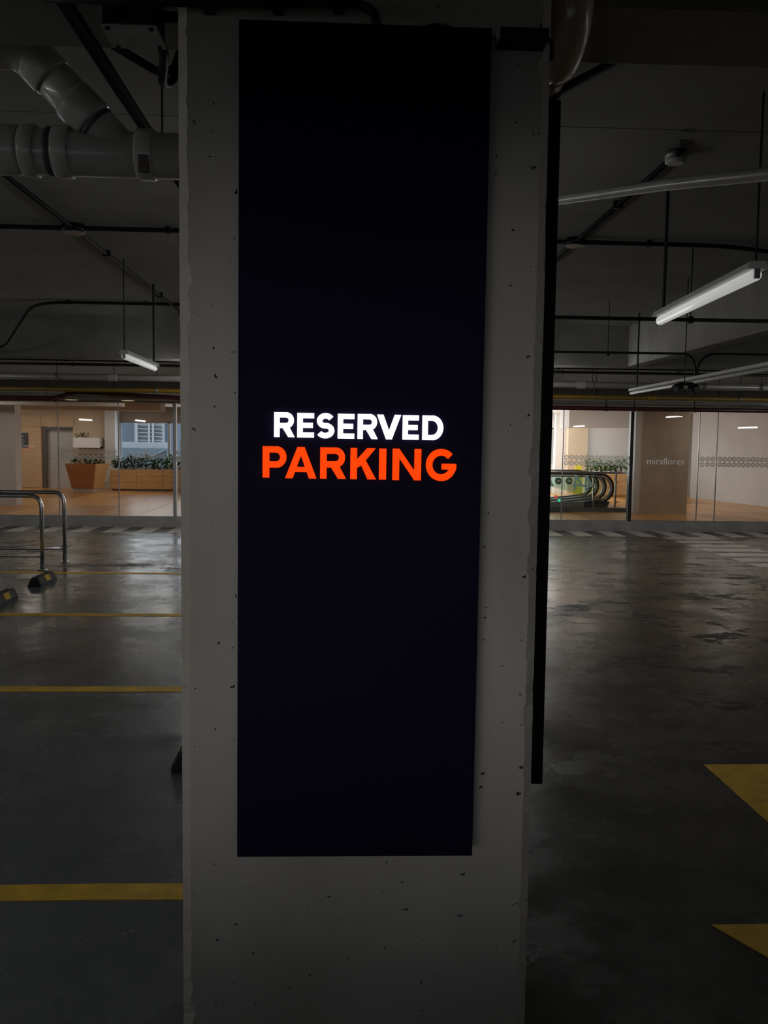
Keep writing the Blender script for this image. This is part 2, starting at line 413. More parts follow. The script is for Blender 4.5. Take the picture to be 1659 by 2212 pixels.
ceiling = struct('ceiling', B(XL, XR, YR, YG, ZS + .012, ZS + .25), M_SLAB)
for (a, b) in ((YR, -3.2), (-3.19, 2.44), (2.81, 5.1), (5.112, 10.2), (10.212, 13.5), (13.9, YG)):
    B(XL, XR, a, b, ZS, ZS + .02).build('slab_panel', M_SLAB, ceiling)
def beam(mb): o = struct('ceiling_beam', mb, M_BEAM); return o
def rough_box(x0, x1, y0, y1, z0, z1):
    return MB().box(x0, x1, y0, y1, z0, z1, bev=.012)
beam(rough_box(XL, XR, 2.44, 2.81, ZB, ZS + .01))
beam(rough_box(XL, XR, 13.5, 13.9, ZB, ZS + .01))
beam(rough_box(4.23, 4.45, 2.82, 13.49, ZB, ZS + .005))
struct('wall_left', B(XL - .2, XL, YR, YG, 0, ZS), M_WALLG)
struct('wall_right', B(XR, XR + .2, YR, YG, 0, ZS), M_WALLG)
# added unseen wall; its opening shapes the light on the pillar
struct('wall_rear_added', MB().box(XL, -3.0, -1.9, -1.7, 0, ZS).box(1.2, XR, -1.9, -1.7, 0, ZS).box(-3.0, 1.2, -1.9, -1.7, 1.79, ZS).box(-3.0, 1.2, -1.9, -1.7, 0, 1.0), M_WALLG)
# header wall above the hall glazing
struct('wall_header', B(XL, XR, YG, YG + .25, 2.27, ZS), M_HEADER)
struct('trim_1', MB().box(XL, XR, 15.85, YG - .01, 2.30, 2.36), M_HEADER)
kerb = struct('trim_2', MB().box(XL, XR, YG - .03, YG + .30, -.2, HALLZ, bev=.008), M_KERB)

# ------------------------------------------------------------------ hall behind the glass
HX0, HX1, HY1, HZ = -12.5, 12.0, 26.2, 2.50
PIT = (0.4, 3.9, 19.0, 21.4)
hall_floor = struct('floor_interior', MB().box(HX0, PIT[0], YG + .3, HY1, -.1, HALLZ - .012).box(PIT[1], HX1, YG + .3, HY1, -.1, HALLZ - .012)
                    .box(PIT[0], PIT[1], YG + .3, PIT[2], -.1, HALLZ - .012).box(PIT[0], PIT[1], PIT[3], HY1, -.1, HALLZ - .012), M_GROUT)
pw_, pl_ = .86, 2.37
i = 0
xx = HX0
plank_mesh = {}
while xx < HX1 - .1:
    yy = YG + .3 - (.8 if i % 2 else 0)
    j = 0
    while yy < HY1:
        x0, x1, y0, y1 = xx + .006, min(xx + pw_, HX1) - .006, max(yy, YG + .3) + .006, min(yy + pl_, HY1) - .006
        if y1 - y0 > .05 and not (x1 > PIT[0] and x0 < PIT[1] and y1 > PIT[2] and y0 < PIT[3]):
            B(x0, x1, y0, y1, HALLZ - .03, HALLZ).build('floor_plank', M_PLANK[(i * 2 + j * 5 + (i * j) % 3) % 3], hall_floor)
        yy += pl_; j += 1
    xx += pw_; i += 1
struct('ceiling_interior', B(HX0, HX1, YG + .25, HY1, HZ, HZ + .15), M_IWHITE)
M_HALLP = mat('added_panel_glow', (.9, .85, .75), .5, emit=(1, .93, .83), estr=8.5, noise=.01)  # glow of panel lights added to brighten the hall
k = 0
for yy in (17.7, 20.9):
    for xx in (-10.2, -7.2, -4.2, -1.2, 1.8, 4.8, 7.8, 10.4):
        pl = thing('added_panel_light', ('front row' if yy < 18 else 'middle row') + ' added hall ceiling light, %s from the left' % ('first', 'second', 'third', 'fourth', 'fifth', 'sixth', 'seventh', 'eighth')[k % 8], 'light', (xx, yy, HZ), 'added hall lights')
        MB().box(-.32, .32, -.32, .32, -.012, 0).build('rim', M_LAMPW, pl)
        MB().box(-.28, .28, -.28, .28, -.016, -.012).build('diffuser', M_HALLP, pl)
        k += 1
for k, xx in enumerate((-9.2, -7.4, -5.8)):  # further added lights, to lift the side by the lift doors
    pl = thing('added_panel_light', 'rear row added hall ceiling light by the lift, %s from the left' % ('first', 'second', 'third', 'fourth')[k], 'light', (xx, 24.3, HZ), 'added hall lights')
    MB().box(-.32, .32, -.32, .32, -.012, 0).build('rim', M_LAMPW, pl)
    MB().box(-.28, .28, -.28, .28, -.016, -.012).build('diffuser', M_HALLP, pl)
# bulkheads under the hall ceiling
struct('ceiling_beam_interior', B(HX0, -4.6, 22.6, 23.2, 2.30, HZ), M_IBEAM)
struct('ceiling_beam_interior', B(HX0, -4.6, 18.6, 19.0, 2.27, HZ), M_IWHITE)
p0 = at(1231, 932, 22.3); p1 = at(1357, 930, 21.2)
struct('ceiling_beam_interior', MB().prism_z([(p0.x, 22.4), (7.2, 19.9), (7.2, 20.6), (p0.x + .5, 23.4), (p0.x, 23.4)], 2.02, HZ), M_IWHITE)
# left: white return wall, timber-lined lift wall, window bay
xl = at(34, 1000, 19.2).x
struct('wall_interior_left', MB().box(HX0, xl, 19.2, 19.55, HALLZ, HZ).box(HX0, -10.4, 19.55, HY1, HALLZ, HZ), M_IGREY)
wx1 = at(233, 1000, 25.7).x
lift_l, lift_r = at(92, 1000, 25.7).x, at(158, 1000, 25.7).x
lift_z = at(125, 923, 25.7).z
struct('wall_interior_back', MB().box(-10.4, lift_l - .01, 25.7, HY1, HALLZ, HZ).box(lift_r + .01, wx1, 25.7, HY1, HALLZ, HZ).box(lift_l - .01, lift_r + .01, 25.7, HY1, lift_z + .01, HZ), M_IWALL)
pan = thing('wall_panelling', 'light wood panelling around the steel lift doors', 'panelling', ((xl + lift_l) / 2, 25.68, HALLZ))
def child_box(name, m, parent, x0, x1, y0, y1, z0, z1, bev=0.0):
    l = parent.location
    return MB().box(x0 - l.x, x1 - l.x, y0 - l.y, y1 - l.y, z0 - l.z, z1 - l.z, bev=bev).build(name, m, parent)
xw = at(36, 1000, 25.66).x
zc = at(100, 898, 25.66).z
child_box('panel', M_IWOOD, pan, xw, lift_l - .02, 25.66, 25.7, lift_z + .02, zc)
child_box('panel', M_IWOOD, pan, lift_l - .01, lift_r + .03, 25.66, 25.7, lift_z + .02, zc)
child_box('panel', M_IWOOD, pan, xw, lift_l - .02, 25.66, 25.7, HALLZ + .01, lift_z + .01)
lift = thing('lift_door', 'brushed steel lift doors in the timber-lined wall', 'door', ((lift_l + lift_r) / 2, 25.75, HALLZ))
child_box('door_frame', M_LIFTF, lift, lift_l, lift_l + .10, 25.7, 25.95, HALLZ, lift_z)
child_box('door_frame', M_LIFTF, lift, lift_l + .1, lift_r, 25.7, 25.95, lift_z - .07, lift_z)
mx = (lift_l + lift_r + .1) / 2
child_box('door_leaf', M_LIFT, lift, lift_l + .10, mx - .004, 25.85, 25.9, HALLZ, lift_z - .07)
child_box('door_leaf', M_LIFT, lift, mx + .004, lift_r, 25.85, 25.9, HALLZ, lift_z - .07)
po = thing('notice_board', 'dark notice board on the wall left of the lift', 'notice board', at(49, 966, 25.64))
a_, b_ = at(39, 966, 25.64), at(60, 935, 25.64)
child_box('board', M_POSTER, po, a_.x, b_.x, 25.63, 25.66, a_.z, b_.z)
for yy, w in ((942, .55), (948, .4), (953, .6), (958, .5)):
    c = at(43, yy, 25.6); child_box('printed_line', M_PRINT, po, c.x, c.x + .2 * w, 25.622, 25.63, c.z - .012, c.z + .012)
# window bay on the left
struct('wall_interior_column', B(wx1, at(249, 1000, 25.4).x, 25.4, HY1, HALLZ, HZ), M_IGREY)
win_l, win_r = at(249, 1000, 26.0).x, at(420, 1000, 26.0).x
win_t, win_b = at(300, 911, 26.0).z, .80
struct('wall_interior_window', MB().box(win_l, win_r, 25.95, HY1, HALLZ, win_b).box(win_l, win_r, 25.95, HY1, win_t, HZ).box(win_r, -1.6, 25.95, HY1, HALLZ, HZ), M_IBEAM)
w1 = thing('window_1', None, None, ((win_l + win_r) / 2, 26.05, win_b), kind='structure')
child_box('pane', M_WINDOW, w1, win_l, win_r, 26.06, 26.07, win_b, win_t)
for fx in (win_l + .02, at(365, 950, 26).x, win_r - .02): child_box('frame', M_ALU, w1, fx - .025, fx + .025, 26.02, 26.1, win_b, win_t)
child_box('frame', M_ALU, w1, win_l, win_r, 26.02, 26.1, win_t - .04, win_t)
# right: far window, beige wall, white wall
wr0, wr1 = at(1140, 950, 25.9).x, at(1195, 950, 25.9).x
wz0, wz1 = at(1190, 1003, 25.9).z, at(1190, 924, 25.9).z
wc1 = at(1222, 950, 25.6).x
struct('wall_interior_far', MB().box(-1.6, wr0, 25.9, HY1, HALLZ, HZ).box(wr0, wr1, 25.9, HY1, HALLZ, wz0).box(wr0, wr1, 25.9, HY1, wz1, HZ).box(wr1, wc1, 25.6, HY1, HALLZ, HZ), M_IWHITE)
w2 = thing('window_2', None, None, ((wr0 + wr1) / 2, 25.95, wz0), kind='structure')
child_box('pane', M_WINDOW, w2, wr0, wr1, 26.0, 26.01, wz0, wz1)
child_box('frame', M_ALU, w2, wr1 - .04, wr1, 25.93, 26.05, wz0, wz1)
child_box('frame', M_ALU, w2, wr0, wr1, 25.93, 26.05, wz1 - .04, wz1)
wb1 = at(1270, 950, 25.3).x
struct('wall_interior_beige', B(wc1, wb1, 25.3, HY1, HALLZ, HZ), M_IWALL)
struct('wall_interior_white', B(wb1, HX1, 25.5, HY1, HALLZ, HZ), M_IWHITE)
struct('wall_interior_right', B(HX1 - .1, HX1, YG + .26, HY1, HALLZ, HZ), M_IWHITE)
# white column and marble-clad block beside the glass
cA, cB, cC = at(1369, 1000, 18.6).x, at(1385, 1000, 18.45).x, at(1487, 1000, 18.45).x
struct('wall_interior_return', B(cA, cB, 18.55, 18.75, HALLZ, HZ), M_IWHITE)
struct('wall_interior_block', B(cB, cC, 18.45, 18.9, HALLZ, HZ), M_MARBLE)
struct('wall_interior_corridor', MB().prism_z([(9.43, 24.2), (10.05, 20.85), (10.6, 17.2), (10.9, 17.2), (10.4, 20.9), (9.75, 24.3)], HALLZ, HZ), M_IGREY)

# ------------------------------------------------------------------ hall glazing: panes with film bands and lettering
GT = 2.30
def film_band(p, x0, x1, z0, z1):
    """two rows of six-petal rosettes made of small triangles"""
    mb = MB(); r = (z1 - z0) / 4.0
    y0, y1 = -.0115, -.009
    row = 0
    for row in range(2):
        cz = z0 + r + row * 2 * r
        n = max(1, int((x1 - x0) / (1.73 * r)))
        for k in range(n):
            cx = x0 + (k + .5) * (x1 - x0) / n
            for a in range(6):
                t = math.radians(60 * a + 30)
                d1, d2 = t - math.radians(25), t + math.radians(25)
                mb.prism([(cx + .16 * r * math.cos(t), cz + .16 * r * math.sin(t)), (cx + .95 * r * math.cos(d1), cz + .95 * r * math.sin(d1)), (cx + .95 * r * math.cos(d2), cz + .95 * r * math.sin(d2))], y0, y1)
    return mb.build('film_band', M_FROST, p)
def text_mesh(name, body, width, m, parent, loc):
    cu = bpy.data.curves.new(name, 'FONT'); cu.body = body; cu.extrude = .001; cu.size = 1
    cu.offset = 0.0
    to = bpy.data.objects.new(name + '_tmp', cu); COL.objects.link(to)
    dg = bpy.context.evaluated_depsgraph_get(); dg.update()
    me = bpy.data.meshes.new_from_object(to.evaluated_get(dg))
    bpy.data.objects.remove(to); bpy.data.curves.remove(cu)
    xs = [v.co.x for v in me.vertices]; s = width / (max(xs) - min(xs)); x0 = min(xs)
    for v in me.vertices:
        v.co = Vector(((v.co.x - x0) * s, v.co.z, v.co.y * s))
    me.materials.clear(); me.materials.append(m)
    o = bpy.data.objects.new(name, me); COL.objects.link(o); o.parent = parent; o.location = loc
    return o
joints = [-9.6, -7.4, at(123, 1000, YG).x, at(253.5, 1000, YG).x, at(376, 1000, YG).x, -2.0, -.4, 1.2, 2.6, at(1218, 1000, YG).x, at(1365.5, 1000, YG).x, at(1512.5, 1000, YG).x, at(1552, 1000, YG).x, at(1790, 1000, YG).x, 10.2, HX1]
joints = [HX0] + joints
zb0, zb1 = at(1300, 1007, YG).z, at(1300, 983, YG).z
for k in range(len(joints) - 1):
    a, b = joints[k], joints[k + 1]
    w = thing('window_%d' % (k + 3), None, None, ((a + b) / 2, YG + .1, HALLZ), kind='structure')
    hw = (b - a) / 2
    B(-hw + .006, hw - .006, -.006, .006, .012, GT - HALLZ).build('pane', M_GLASS, w)
    B(-hw + .006, hw - .006, -.02, .02, 0, .014).build('sill_channel', M_ALU, w)
    post = k in (4, 9, 10) and False
    if abs(b - joints[5]) < 1e-6: B(hw - .03, hw + .03, -.05, .05, 0, GT - HALLZ).build('mullion', M_ALU, w)
    elif abs(b - joints[11]) < 1e-6: B(hw - .032, hw + .03, -.05, .05, 0, GT - HALLZ).build('mullion', M_DARKPOST, w)
    else: B(hw - .008, hw + .008, -.008, .008, .012, GT - HALLZ).build('joint_strip', M_ALU, w)
    cx = (a + b) / 2
    if k in (3, 5, 6, 7, 8, 10, 12, 13, 14):
        e0 = {3: at(125, 990, YG).x}.get(k, a + .02); e1 = {3: at(250, 990, YG).x}.get(k, b - .02)
        film_band(w, e0 - cx, e1 - cx, zb0 - HALLZ, zb1 - HALLZ)
    if k == 4:
        q = at(270, 989, YG); q1 = at(357, 989, YG)
        text_mesh('lettering', 'miraflores', q1.x - q.x, M_LETTERG, w, (q.x - cx, -.011, q.z - HALLZ))
    if k == 11:
        q = at(1401, 1003, YG); q1 = at(1481, 1003, YG)
        text_mesh('lettering', 'miraflores', q1.x - q.x, M_LETTERG, w, (q.x - cx, -.011, q.z - HALLZ))

# ------------------------------------------------------------------ what stands in the hall
def foliage(seed, rx, ry, h, n, leaf):
    rnd = random.Random(seed); mb = MB()
    for _ in range(n):
        a = rnd.uniform(0, 6.283); q = rnd.random() ** .5; t = rnd.random()
        c = Vector((math.cos(a) * q * rx, math.sin(a) * q * ry, h * (.15 + .85 * t) * (1 - .35 * q)))
        d = Vector((math.cos(a) + rnd.uniform(-.7, .7), math.sin(a) + rnd.uniform(-.7, .7), rnd.uniform(-.3, .9))).normalized()
        s = d.cross(Vector((rnd.uniform(-1, 1), rnd.uniform(-1, 1), 1))).normalized(); l = leaf * rnd.uniform(.7, 1.3)
        up = d.cross(s) * l * .08
        mb.add([c, c + d * l * .5 + s * l * .26 + up, c + d * l, c + d * l * .5 - s * l * .26 + up], [(0, 1, 2), (0, 2, 3)])
    return mb
def shrub(name, label, loc, seed, rx, ry, h, n, leaf, m, group):
    t = thing(name, label, 'plant', loc, group)
    rnd = random.Random(seed + 99)
    st = MB()
    for _ in range(4):
        st.tube([(0, 0, 0), (rnd.uniform(-.4, .4) * rx, rnd.uniform(-.4, .4) * ry, h * .5), (rnd.uniform(-.7, .7) * rx, rnd.uniform(-.7, .7) * ry, h * .85)], .008, seg=5)
    st.build('stem', M_STEM, t)
    foliage(seed, rx, ry, h, n, leaf).build('foliage', m, t)
    return t

# tapering timber pot
Yp = 24.2
pt0, pt1 = at(143, 1002, Yp - .35).x, at(223, 1002, Yp - .1).x
ptz = at(180, 1002, Yp - .35).z
pot = thing('tapered_planter', 'red-brown tapering wooden planter in front of the lift doors', 'planter', ((pt0 + pt1) / 2, Yp, HALLZ))
hwT, hwB, hT = (pt1 - pt0) / 2, (pt1 - pt0) / 2 * .70, ptz - HALLZ
def frustum(w0, w1, z0, z1):
    v = [(-w0, -w0 * .8, z0), (w0, -w0 * .8, z0), (w0, w0 * .8, z0), (-w0, w0 * .8, z0), (-w1, -w1 * .8, z1), (w1, -w1 * .8, z1), (w1, w1 * .8, z1), (-w1, w1 * .8, z1)]
    return v
v = frustum(hwB, hwT, .09, hT); vi = frustum(hwB - .04, hwT - .04, .12, hT)
mbp = MB(); mbp.add(v, [(0, 1, 5, 4), (2, 3, 7, 6), (3, 0, 4, 7), (0, 3, 2, 1)])
mbp.add(vi, [(4, 5, 1, 0), (6, 7, 3, 2), (7, 4, 0, 3), (5, 6, 2, 1)])
mbp.add([v[4], v[5], v[6], v[7], vi[4], vi[5], vi[6], vi[7]], [(0, 1, 5, 4), (1, 2, 6, 5), (2, 3, 7, 6), (3, 0, 4, 7)])
mbp.build('shell', M_TERRA, pot)
MB().add([v[1], v[2], v[6], v[5]], [(0, 1, 2, 3)]).build('side_panel', M_OAK, pot)
B(-hwB * .93, hwB * .93, -hwB * .72, hwB * .72, 0, .09).build('plinth', M_PLINTH, pot)
B(-hwT + .05, hwT - .05, -hwT * .8 + .05, hwT * .8 - .05, hT - .14, hT - .06).build('soil', M_SOIL, pot)
pot.rotation_euler.z = math.radians(-14)
for q, (dx, dy) in enumerate(((-.3, -.05), (-.05, .1), (.12, -.12), (.32, .05))):
    shrub('potted_plant', ['small leafy plant at the left end of the tapered planter', 'leafy plant just left of the tapered planter middle', 'leafy plant just right of the tapered planter middle', 'small leafy plant at the right end of the tapered planter'][q],
          (pot.location.x + dx, Yp + dy, ptz - .058), 10 + q, .09, .11, .3 if q % 2 else .24, 40, .09, M_LEAFD, 'plants in the tapered planter')
# white wall planter above it
wp0, wp1 = at(158, 967, 25.3), at(215, 946, 25.3)
wpl = thing('wall_planter', 'white box planter on the wall above the tapered planter', 'planter', ((wp0.x + wp1.x) / 2, 25.45, wp0.z))
hw = (wp1.x - wp0.x) / 2; hh = wp1.z - wp0.z
MB().box(-hw, hw, -.15, -.12, 0, hh).box(-hw, hw, .2, .24, 0, hh).box(-hw, -hw + .03, -.12, .2, 0, hh).box(hw - .03, hw, -.12, .2, 0, hh).box(-hw, hw, -.12, .2, 0, .03).build('box', M_IWHITE, wpl)
B(-hw + .03, hw - .03, -.12, .2, .03, hh - .04).build('soil', M_SOIL, wpl)
shrub('trailing_plant', 'small leafy plant growing in the white wall planter', (wp0.x + .22, 25.45, wp1.z - .05), 31, .16, .1, .22, 40, .08, M_LEAFD, None)
# long oak planter below the window
lp0, lp1 = at(237, 1015, 24.7).x, at(410, 1015, 24.7).x
lpz = at(300, 1015, 24.7).z
lpn = thing('long_planter', 'long oak box planter under the hall window', 'planter', ((lp0 + lp1) / 2, 25.1, HALLZ))
hw = (lp1 - lp0) / 2; hh = lpz - HALLZ
n = 3
for r_ in range(3):
    for c_ in range(n):
        B(-hw + 2 * hw * c_ / n + .004, -hw + 2 * hw * (c_ + 1) / n - .004, -.4, -.37, .05 + (hh - .05) * r_ / 3 + .003, .05 + (hh - .05) * (r_ + 1) / 3 - .003).build('board', M_OAK, lpn)
B(-hw + .02, hw - .02, -.37, .4, .05, hh - .05).build('body', M_OAK, lpn)
B(-hw + .05, hw - .05, -.35, .38, 0, .05).build('plinth', M_LIFTF, lpn)
B(-hw + .04, hw - .04, -.34, .37, hh - .05, hh - .02).build('soil', M_SOIL, lpn)
for q in range(6):
    fx = (q + .5) / 6
    shrub('window_shrub', '%s dark shrub from the left in the long oak planter' % ['first', 'second', 'third', 'fourth', 'fifth', 'sixth', 'seventh'][q],
          (lp0 + (lp1 - lp0) * fx, 25.05 + .06 * (q % 2), lpz - .018), 50 + q, .17, .2, .36 + .07 * (q % 3), 150, .11, M_LEAFD if q < 4 else M_LEAF, 'shrubs under the hall window')
# railing end seen past the aluminium mullion
rp = thing('hall_railing', 'steel post railing just right of the aluminium mullion', 'railing', at(386, 1062, 24.0))
rp.location.z = HALLZ
rz = at(386, 1009, 24).z - HALLZ
T([(0, 0, 0), (0, 0, rz)], .022, seg=8).build('post', M_STEEL, rp)
T([(-.12, 0, rz), (2.6, 0, rz)], .03, seg=8).build('handrail', M_STEEL, rp)
B(.05, 2.6, -.006, .006, .08, rz - .06).build('glass_panel', M_GREEN_GLASS, rp)

# escalators behind a glass balustrade
YB = 18.95
bx0, bx1 = at(1120, 1020, YB).x, at(1359, 1020, YB).x
bz = at(1270, 1021, YB).z
bal = thing('glass_balustrade', 'steel and glass balustrade around the escalator opening', 'balustrade', ((bx0 + bx1) / 2, YB, HALLZ))
hw = (bx1 - bx0) / 2; hh = bz - HALLZ
B(-hw, hw, -.06, .06, 0, .085).build('kerb', M_ESCD, bal)
B(-hw, hw, -.035, .035, hh - .02, hh + .02, bev=.008).build('handrail', M_STEEL, bal)
pb = [-hw + .02, at(1282, 1050, YB).x - bal.location.x, at(1330, 1050, YB).x - bal.location.x, hw - .03]
for q in pb[1:]:
    B(q - .014, q + .014, -.02, .02, .085, hh - .02).build('post', M_STEEL, bal)
    T([(q, .02, hh * .75), (q + .07, .02, hh * .75)], .012, seg=6).build('clamp', M_STEEL, bal)
    T([(q, .02, hh * .25), (q + .07, .02, hh * .25)], .012, seg=6).build('clamp', M_STEEL, bal)
B(pb[0], pb[1] - .02, -.006, .006, .09, hh - .03).build('glass_panel', M_GREEN_GLASS, bal)
B(pb[1] + .02, pb[2] - .02, -.006, .006, .09, hh - .03).build('glass_panel', M_GLASS, bal)
B(pb[2] + .02, pb[3] - .02, -.006, .006, .09, hh - .03).build('glass_panel', M_GLASS, bal)
B(pb[0], at(1263, 1090, YB).x - bal.location.x, .07, .13, .085, .2).build('cladding', M_PLINTH, bal)
# printed mirrored floor number and arrow discs on the tinted pane
def mirrored_four(cx, cz, h):
    w = h * .62; s = h * .14
    mb = MB()
    mb.prism([(cx - w / 2 + s * .9, cz - h / 2), (cx - w / 2 + 2.1 * s, cz - h / 2), (cx - w / 2 + 2.1 * s, cz + h / 2), (cx - w / 2 + s * .9, cz + h / 2)], -.0105, -.0075)
    mb.prism([(cx - w / 2, cz - h * .28), (cx + w / 2 + s * .6, cz - h * .28), (cx + w / 2 + s * .6, cz - h * .28 + s), (cx - w / 2, cz - h * .28 + s)], -.011, -.0078)
    mb.prism([(cx + w / 2 - s * .6, cz - h * .24), (cx + w / 2 + s * .6, cz - h * .24), (cx - w / 2 + 2.1 * s, cz + h / 2), (cx - w / 2 + .9 * s, cz + h / 2)], -.0115, -.008)
    return mb
for px_, py_ in ((1246, 1041), (1269, 1043), (1183, 1041)):
    c = at(px_, py_, YB); mirrored_four(c.x - bal.location.x, c.z - HALLZ, .33).build('number_print', M_CYAN, bal)
for px_ in (1206, 1229):
    c = at(px_, 1039, YB); cx, cz = c.x - bal.location.x, c.z - HALLZ
    d = MB().prism([(cx + .072 * math.cos(a * .2618), cz + .072 * math.sin(a * .2618)) for a in range(24)], -.0105, -.0075).build('arrow_disc', M_SIGNG, bal)
    ar = MB().prism([(cx - .05, cz), (cx - .005, cz + .045), (cx - .005, cz + .018), (cx + .045, cz + .018), (cx + .045, cz - .018), (cx - .005, cz - .018), (cx - .005, cz - .045)], -.0135, -.0106)
    ar.build('arrow', M_SIGNL, d)
def escalator(name, label, ya, yb, xe):
    t = thing(name, label, 'escalator', (xe, (ya + yb) / 2, HALLZ))
    hr = .31; zt = .80
    for s, yy in ((0, ya - t.location.y), (1, yb - t.location.y)):
        pts = [(-4.6, yy, zt - 1.15), (-2.1, yy, zt)] + [(-hr + hr * math.sin(math.pi * k / 12), yy, zt - hr + hr * math.cos(math.pi * k / 12)) for k in range(13)] + [(-1.3, yy, zt - 2 * hr - .12)]
        T(pts, .034, seg=8, flat=.8).build('handrail', M_HAND, t, smooth=True)
        pin = [(-4.6, yy, zt - 1.21), (-2.1, yy, zt - .055)] + [(-hr + (hr - .055) * math.sin(math.pi * k / 12), yy, zt - hr + (hr - .055) * math.cos(math.pi * k / 12)) for k in range(13)] + [(-1.3, yy, zt - 2 * hr - .06)]
        T(pin, .024, seg=6).build('handrail_guide', M_HANDI, t, smooth=True)
        poly = [(p[0], p[2]) for p in pin[1:-1]]
        MB().prism(poly, yy - .005, yy + .005).build('glass_panel', M_GREEN_GLASS, t)
        MB().prism([(-4.6, -1.35), (-2.0, 0), (-.16, 0), (-.08, .2), (-.5, .22), (-.9, .14), (-2.1, .12), (-4.6, -1.05)], yy - .05, yy + .05).build('skirt', M_ESCD, t)
    B(-1.0, .55, ya - t.location.y + .06, yb - t.location.y - .06, .002, .012).build('comb_plate', M_STEEL, t)
    for k in range(12):
        B(-1.35 - .34 * k, -1.0 - .34 * k, ya - t.location.y + .07, yb - t.location.y - .07, -.2 - .19 * max(0, k - 2), -.005 - .19 * max(0, k - 2)).build('step', M_ESCD, t)
    return t
xe = at(1325, 1050, 19.25).x
escalator('escalator', 'nearer escalator behind the balustrade, its handrail loop furthest right', 19.25, 19.83, xe)
escalator('escalator', 'farther escalator behind the balustrade, left of the other handrail loop', 20.42, 21.0, xe)
for px_, py_, m_, nm in ((1201, 1073, M_LEDR, 'red'), (1208, 1081, M_LEDG, 'green')):
    c = at(px_, py_, 19.05)
    l_ = thing('indicator_light', 'small %s light on the escalator side behind the glass' % nm, 'light', c)
    T([(0, 0, 0), (0, -.01, 0)], .028, seg=12).build('lens', m_, l_)
    T([(0, .03, 0), (0, .0, 0)], .034, seg=12).build('housing', M_ESCD, l_)
# yellow caution stand
cz_ = thing('caution_sign', 'yellow folding caution sign standing by the beige wall', 'sign', (at(1249, 1010, 24.3).x, 24.3, HALLZ))
zt = at(1249, 1002, 24.3).z - HALLZ
MB().prism_x([(-.14, 0), (-.13, 0), (-.005, zt - .04), (-.02, zt - .04)], -.09, .09).build('front_leaf', M_CAUTION, cz_)
MB().prism_x([(.14, 0), (.13, 0), (.005, zt - .04), (.02, zt - .04)], -.09, .09).build('rear_leaf', M_CAUTION, cz_)
T([(-.03, 0, zt - .05), (-.03, 0, zt), (.03, 0, zt), (.03, 0, zt - .05)], .01, seg=6).build('handle', M_CAUTION, cz_)
MB().prism_x([(-.085, zt * .48), (-.082, zt * .48), (-.048, zt * .78), (-.052, zt * .78)], -.02, .012).build('pictogram', M_BLACKB, cz_)
# planter with light-green shrubs by the white wall
gp0, gp1 = at(1274, 1015, 24.2).x, at(1362, 1015, 24.2).x
gpz = at(1300, 1022, 24.2).z
gp = thing('oak_planter', 'oak box planter by the white wall behind the escalators', 'planter', ((gp0 + gp1) / 2, 24.6, HALLZ))
hw = (gp1 - gp0) / 2; hh = gpz - HALLZ
for r_ in range(3):
    B(-hw, hw, -.4, -.37, .05 + (hh - .05) * r_ / 3 + .003, .05 + (hh - .05) * (r_ + 1) / 3 - .003).build('board', M_OAK, gp)
B(-hw + .02, hw - .02, -.37, .4, 0, hh - .05).build('body', M_OAK, gp)
B(-hw + .04, hw - .04, -.34, .37, hh - .05, hh - .02).build('soil', M_SOIL, gp)
for q in range(4):
    shrub('wall_shrub', '%s light green shrub from the left behind the escalators' % ['first', 'second', 'third', 'fourth'][q],
          (gp0 + (gp1 - gp0) * (q + .5) / 4, 24.6, gpz - .018), 80 + q, .13, .18, .42 + .05 * (q % 2), 110, .11, M_LEAF, 'shrubs by the white wall')
# neighbouring building seen through the left window
nb = thing('neighbour_building', 'blue-grey building with a white louvred bay outside the hall window', 'building', (at(300, 950, 38).x, 38, -3))
lx = nb.location
def nbx(name, m, x0, x1, y0, y1, z0, z1): return child_box(name, m, nb, x0, x1, y0, y1, z0, z1)
q0, q1 = at(200, 1000, 38), at(364, 900, 38)
nbx('wall', M_BLDG, q0.x - 3, q1.x, 38, 44, -3, 5)
b0, b1 = at(293, 960, 37.6), at(332, 900, 37.6)
nbx('louvre_bay', M_BLDGW, b0.x, at(352, 900, 37.6).x, 37.4, 38, b0.z, 5)
for k in range(6):
    c = at(296, 917 + 8.2 * k, 37.3)
    MB().prism_x([(-.12, -.03), (.0, .03), (.0, .06), (-.12, .0)], c.x - lx.x, at(352, 917, 37.3).x - lx.x).build('louvre_slat', M_ALU, nb, loc=(0, 37.38 - 38, c.z + 3))
for px_ in (296, 323, 331): c = at(px_, 930, 37.3); nbx('louvre_post', M_IGREY, c.x - .04, c.x + .04, 37.2, 37.38, b0.z, 5)
r0, r1 = at(258, 978, 34), at(362, 958, 34)
nbx('roof_fascia', M_BLDGW, r0.x, r1.x, 33.9, 34.0, at(300, 968, 34).z, at(300, 955, 34).z)
mbr = MB()
nr = 60
for k in range(nr):
    x0 = r0.x + (r1.x - r0.x) * k / nr; x1 = r0.x + (r1.x - r0.x) * (k + .55) / nr
    mbr.add([(x0 - lx.x, 33.88 - 38, at(300, 968, 34).z + 3), (x1 - lx.x, 33.88 - 38, at(300, 968, 34).z + 3), (x1 - lx.x, 30 - 38, at(300, 992, 30).z + 3), (x0 - lx.x, 30 - 38, at(300, 992, 30).z + 3),
             (x0 - lx.x, 33.88 - 38, at(300, 968, 34).z + 2.95), (x1 - lx.x, 33.88 - 38, at(300, 968, 34).z + 2.95), (x1 - lx.x, 30 - 38, at(300, 992, 30).z + 2.95), (x0 - lx.x, 30 - 38, at(300, 992, 30).z + 2.95)],
            [(0, 1, 2, 3), (4, 7, 6, 5), (0, 4, 5, 1), (1, 5, 6, 2), (2, 6, 7, 3), (3, 7, 4, 0)])
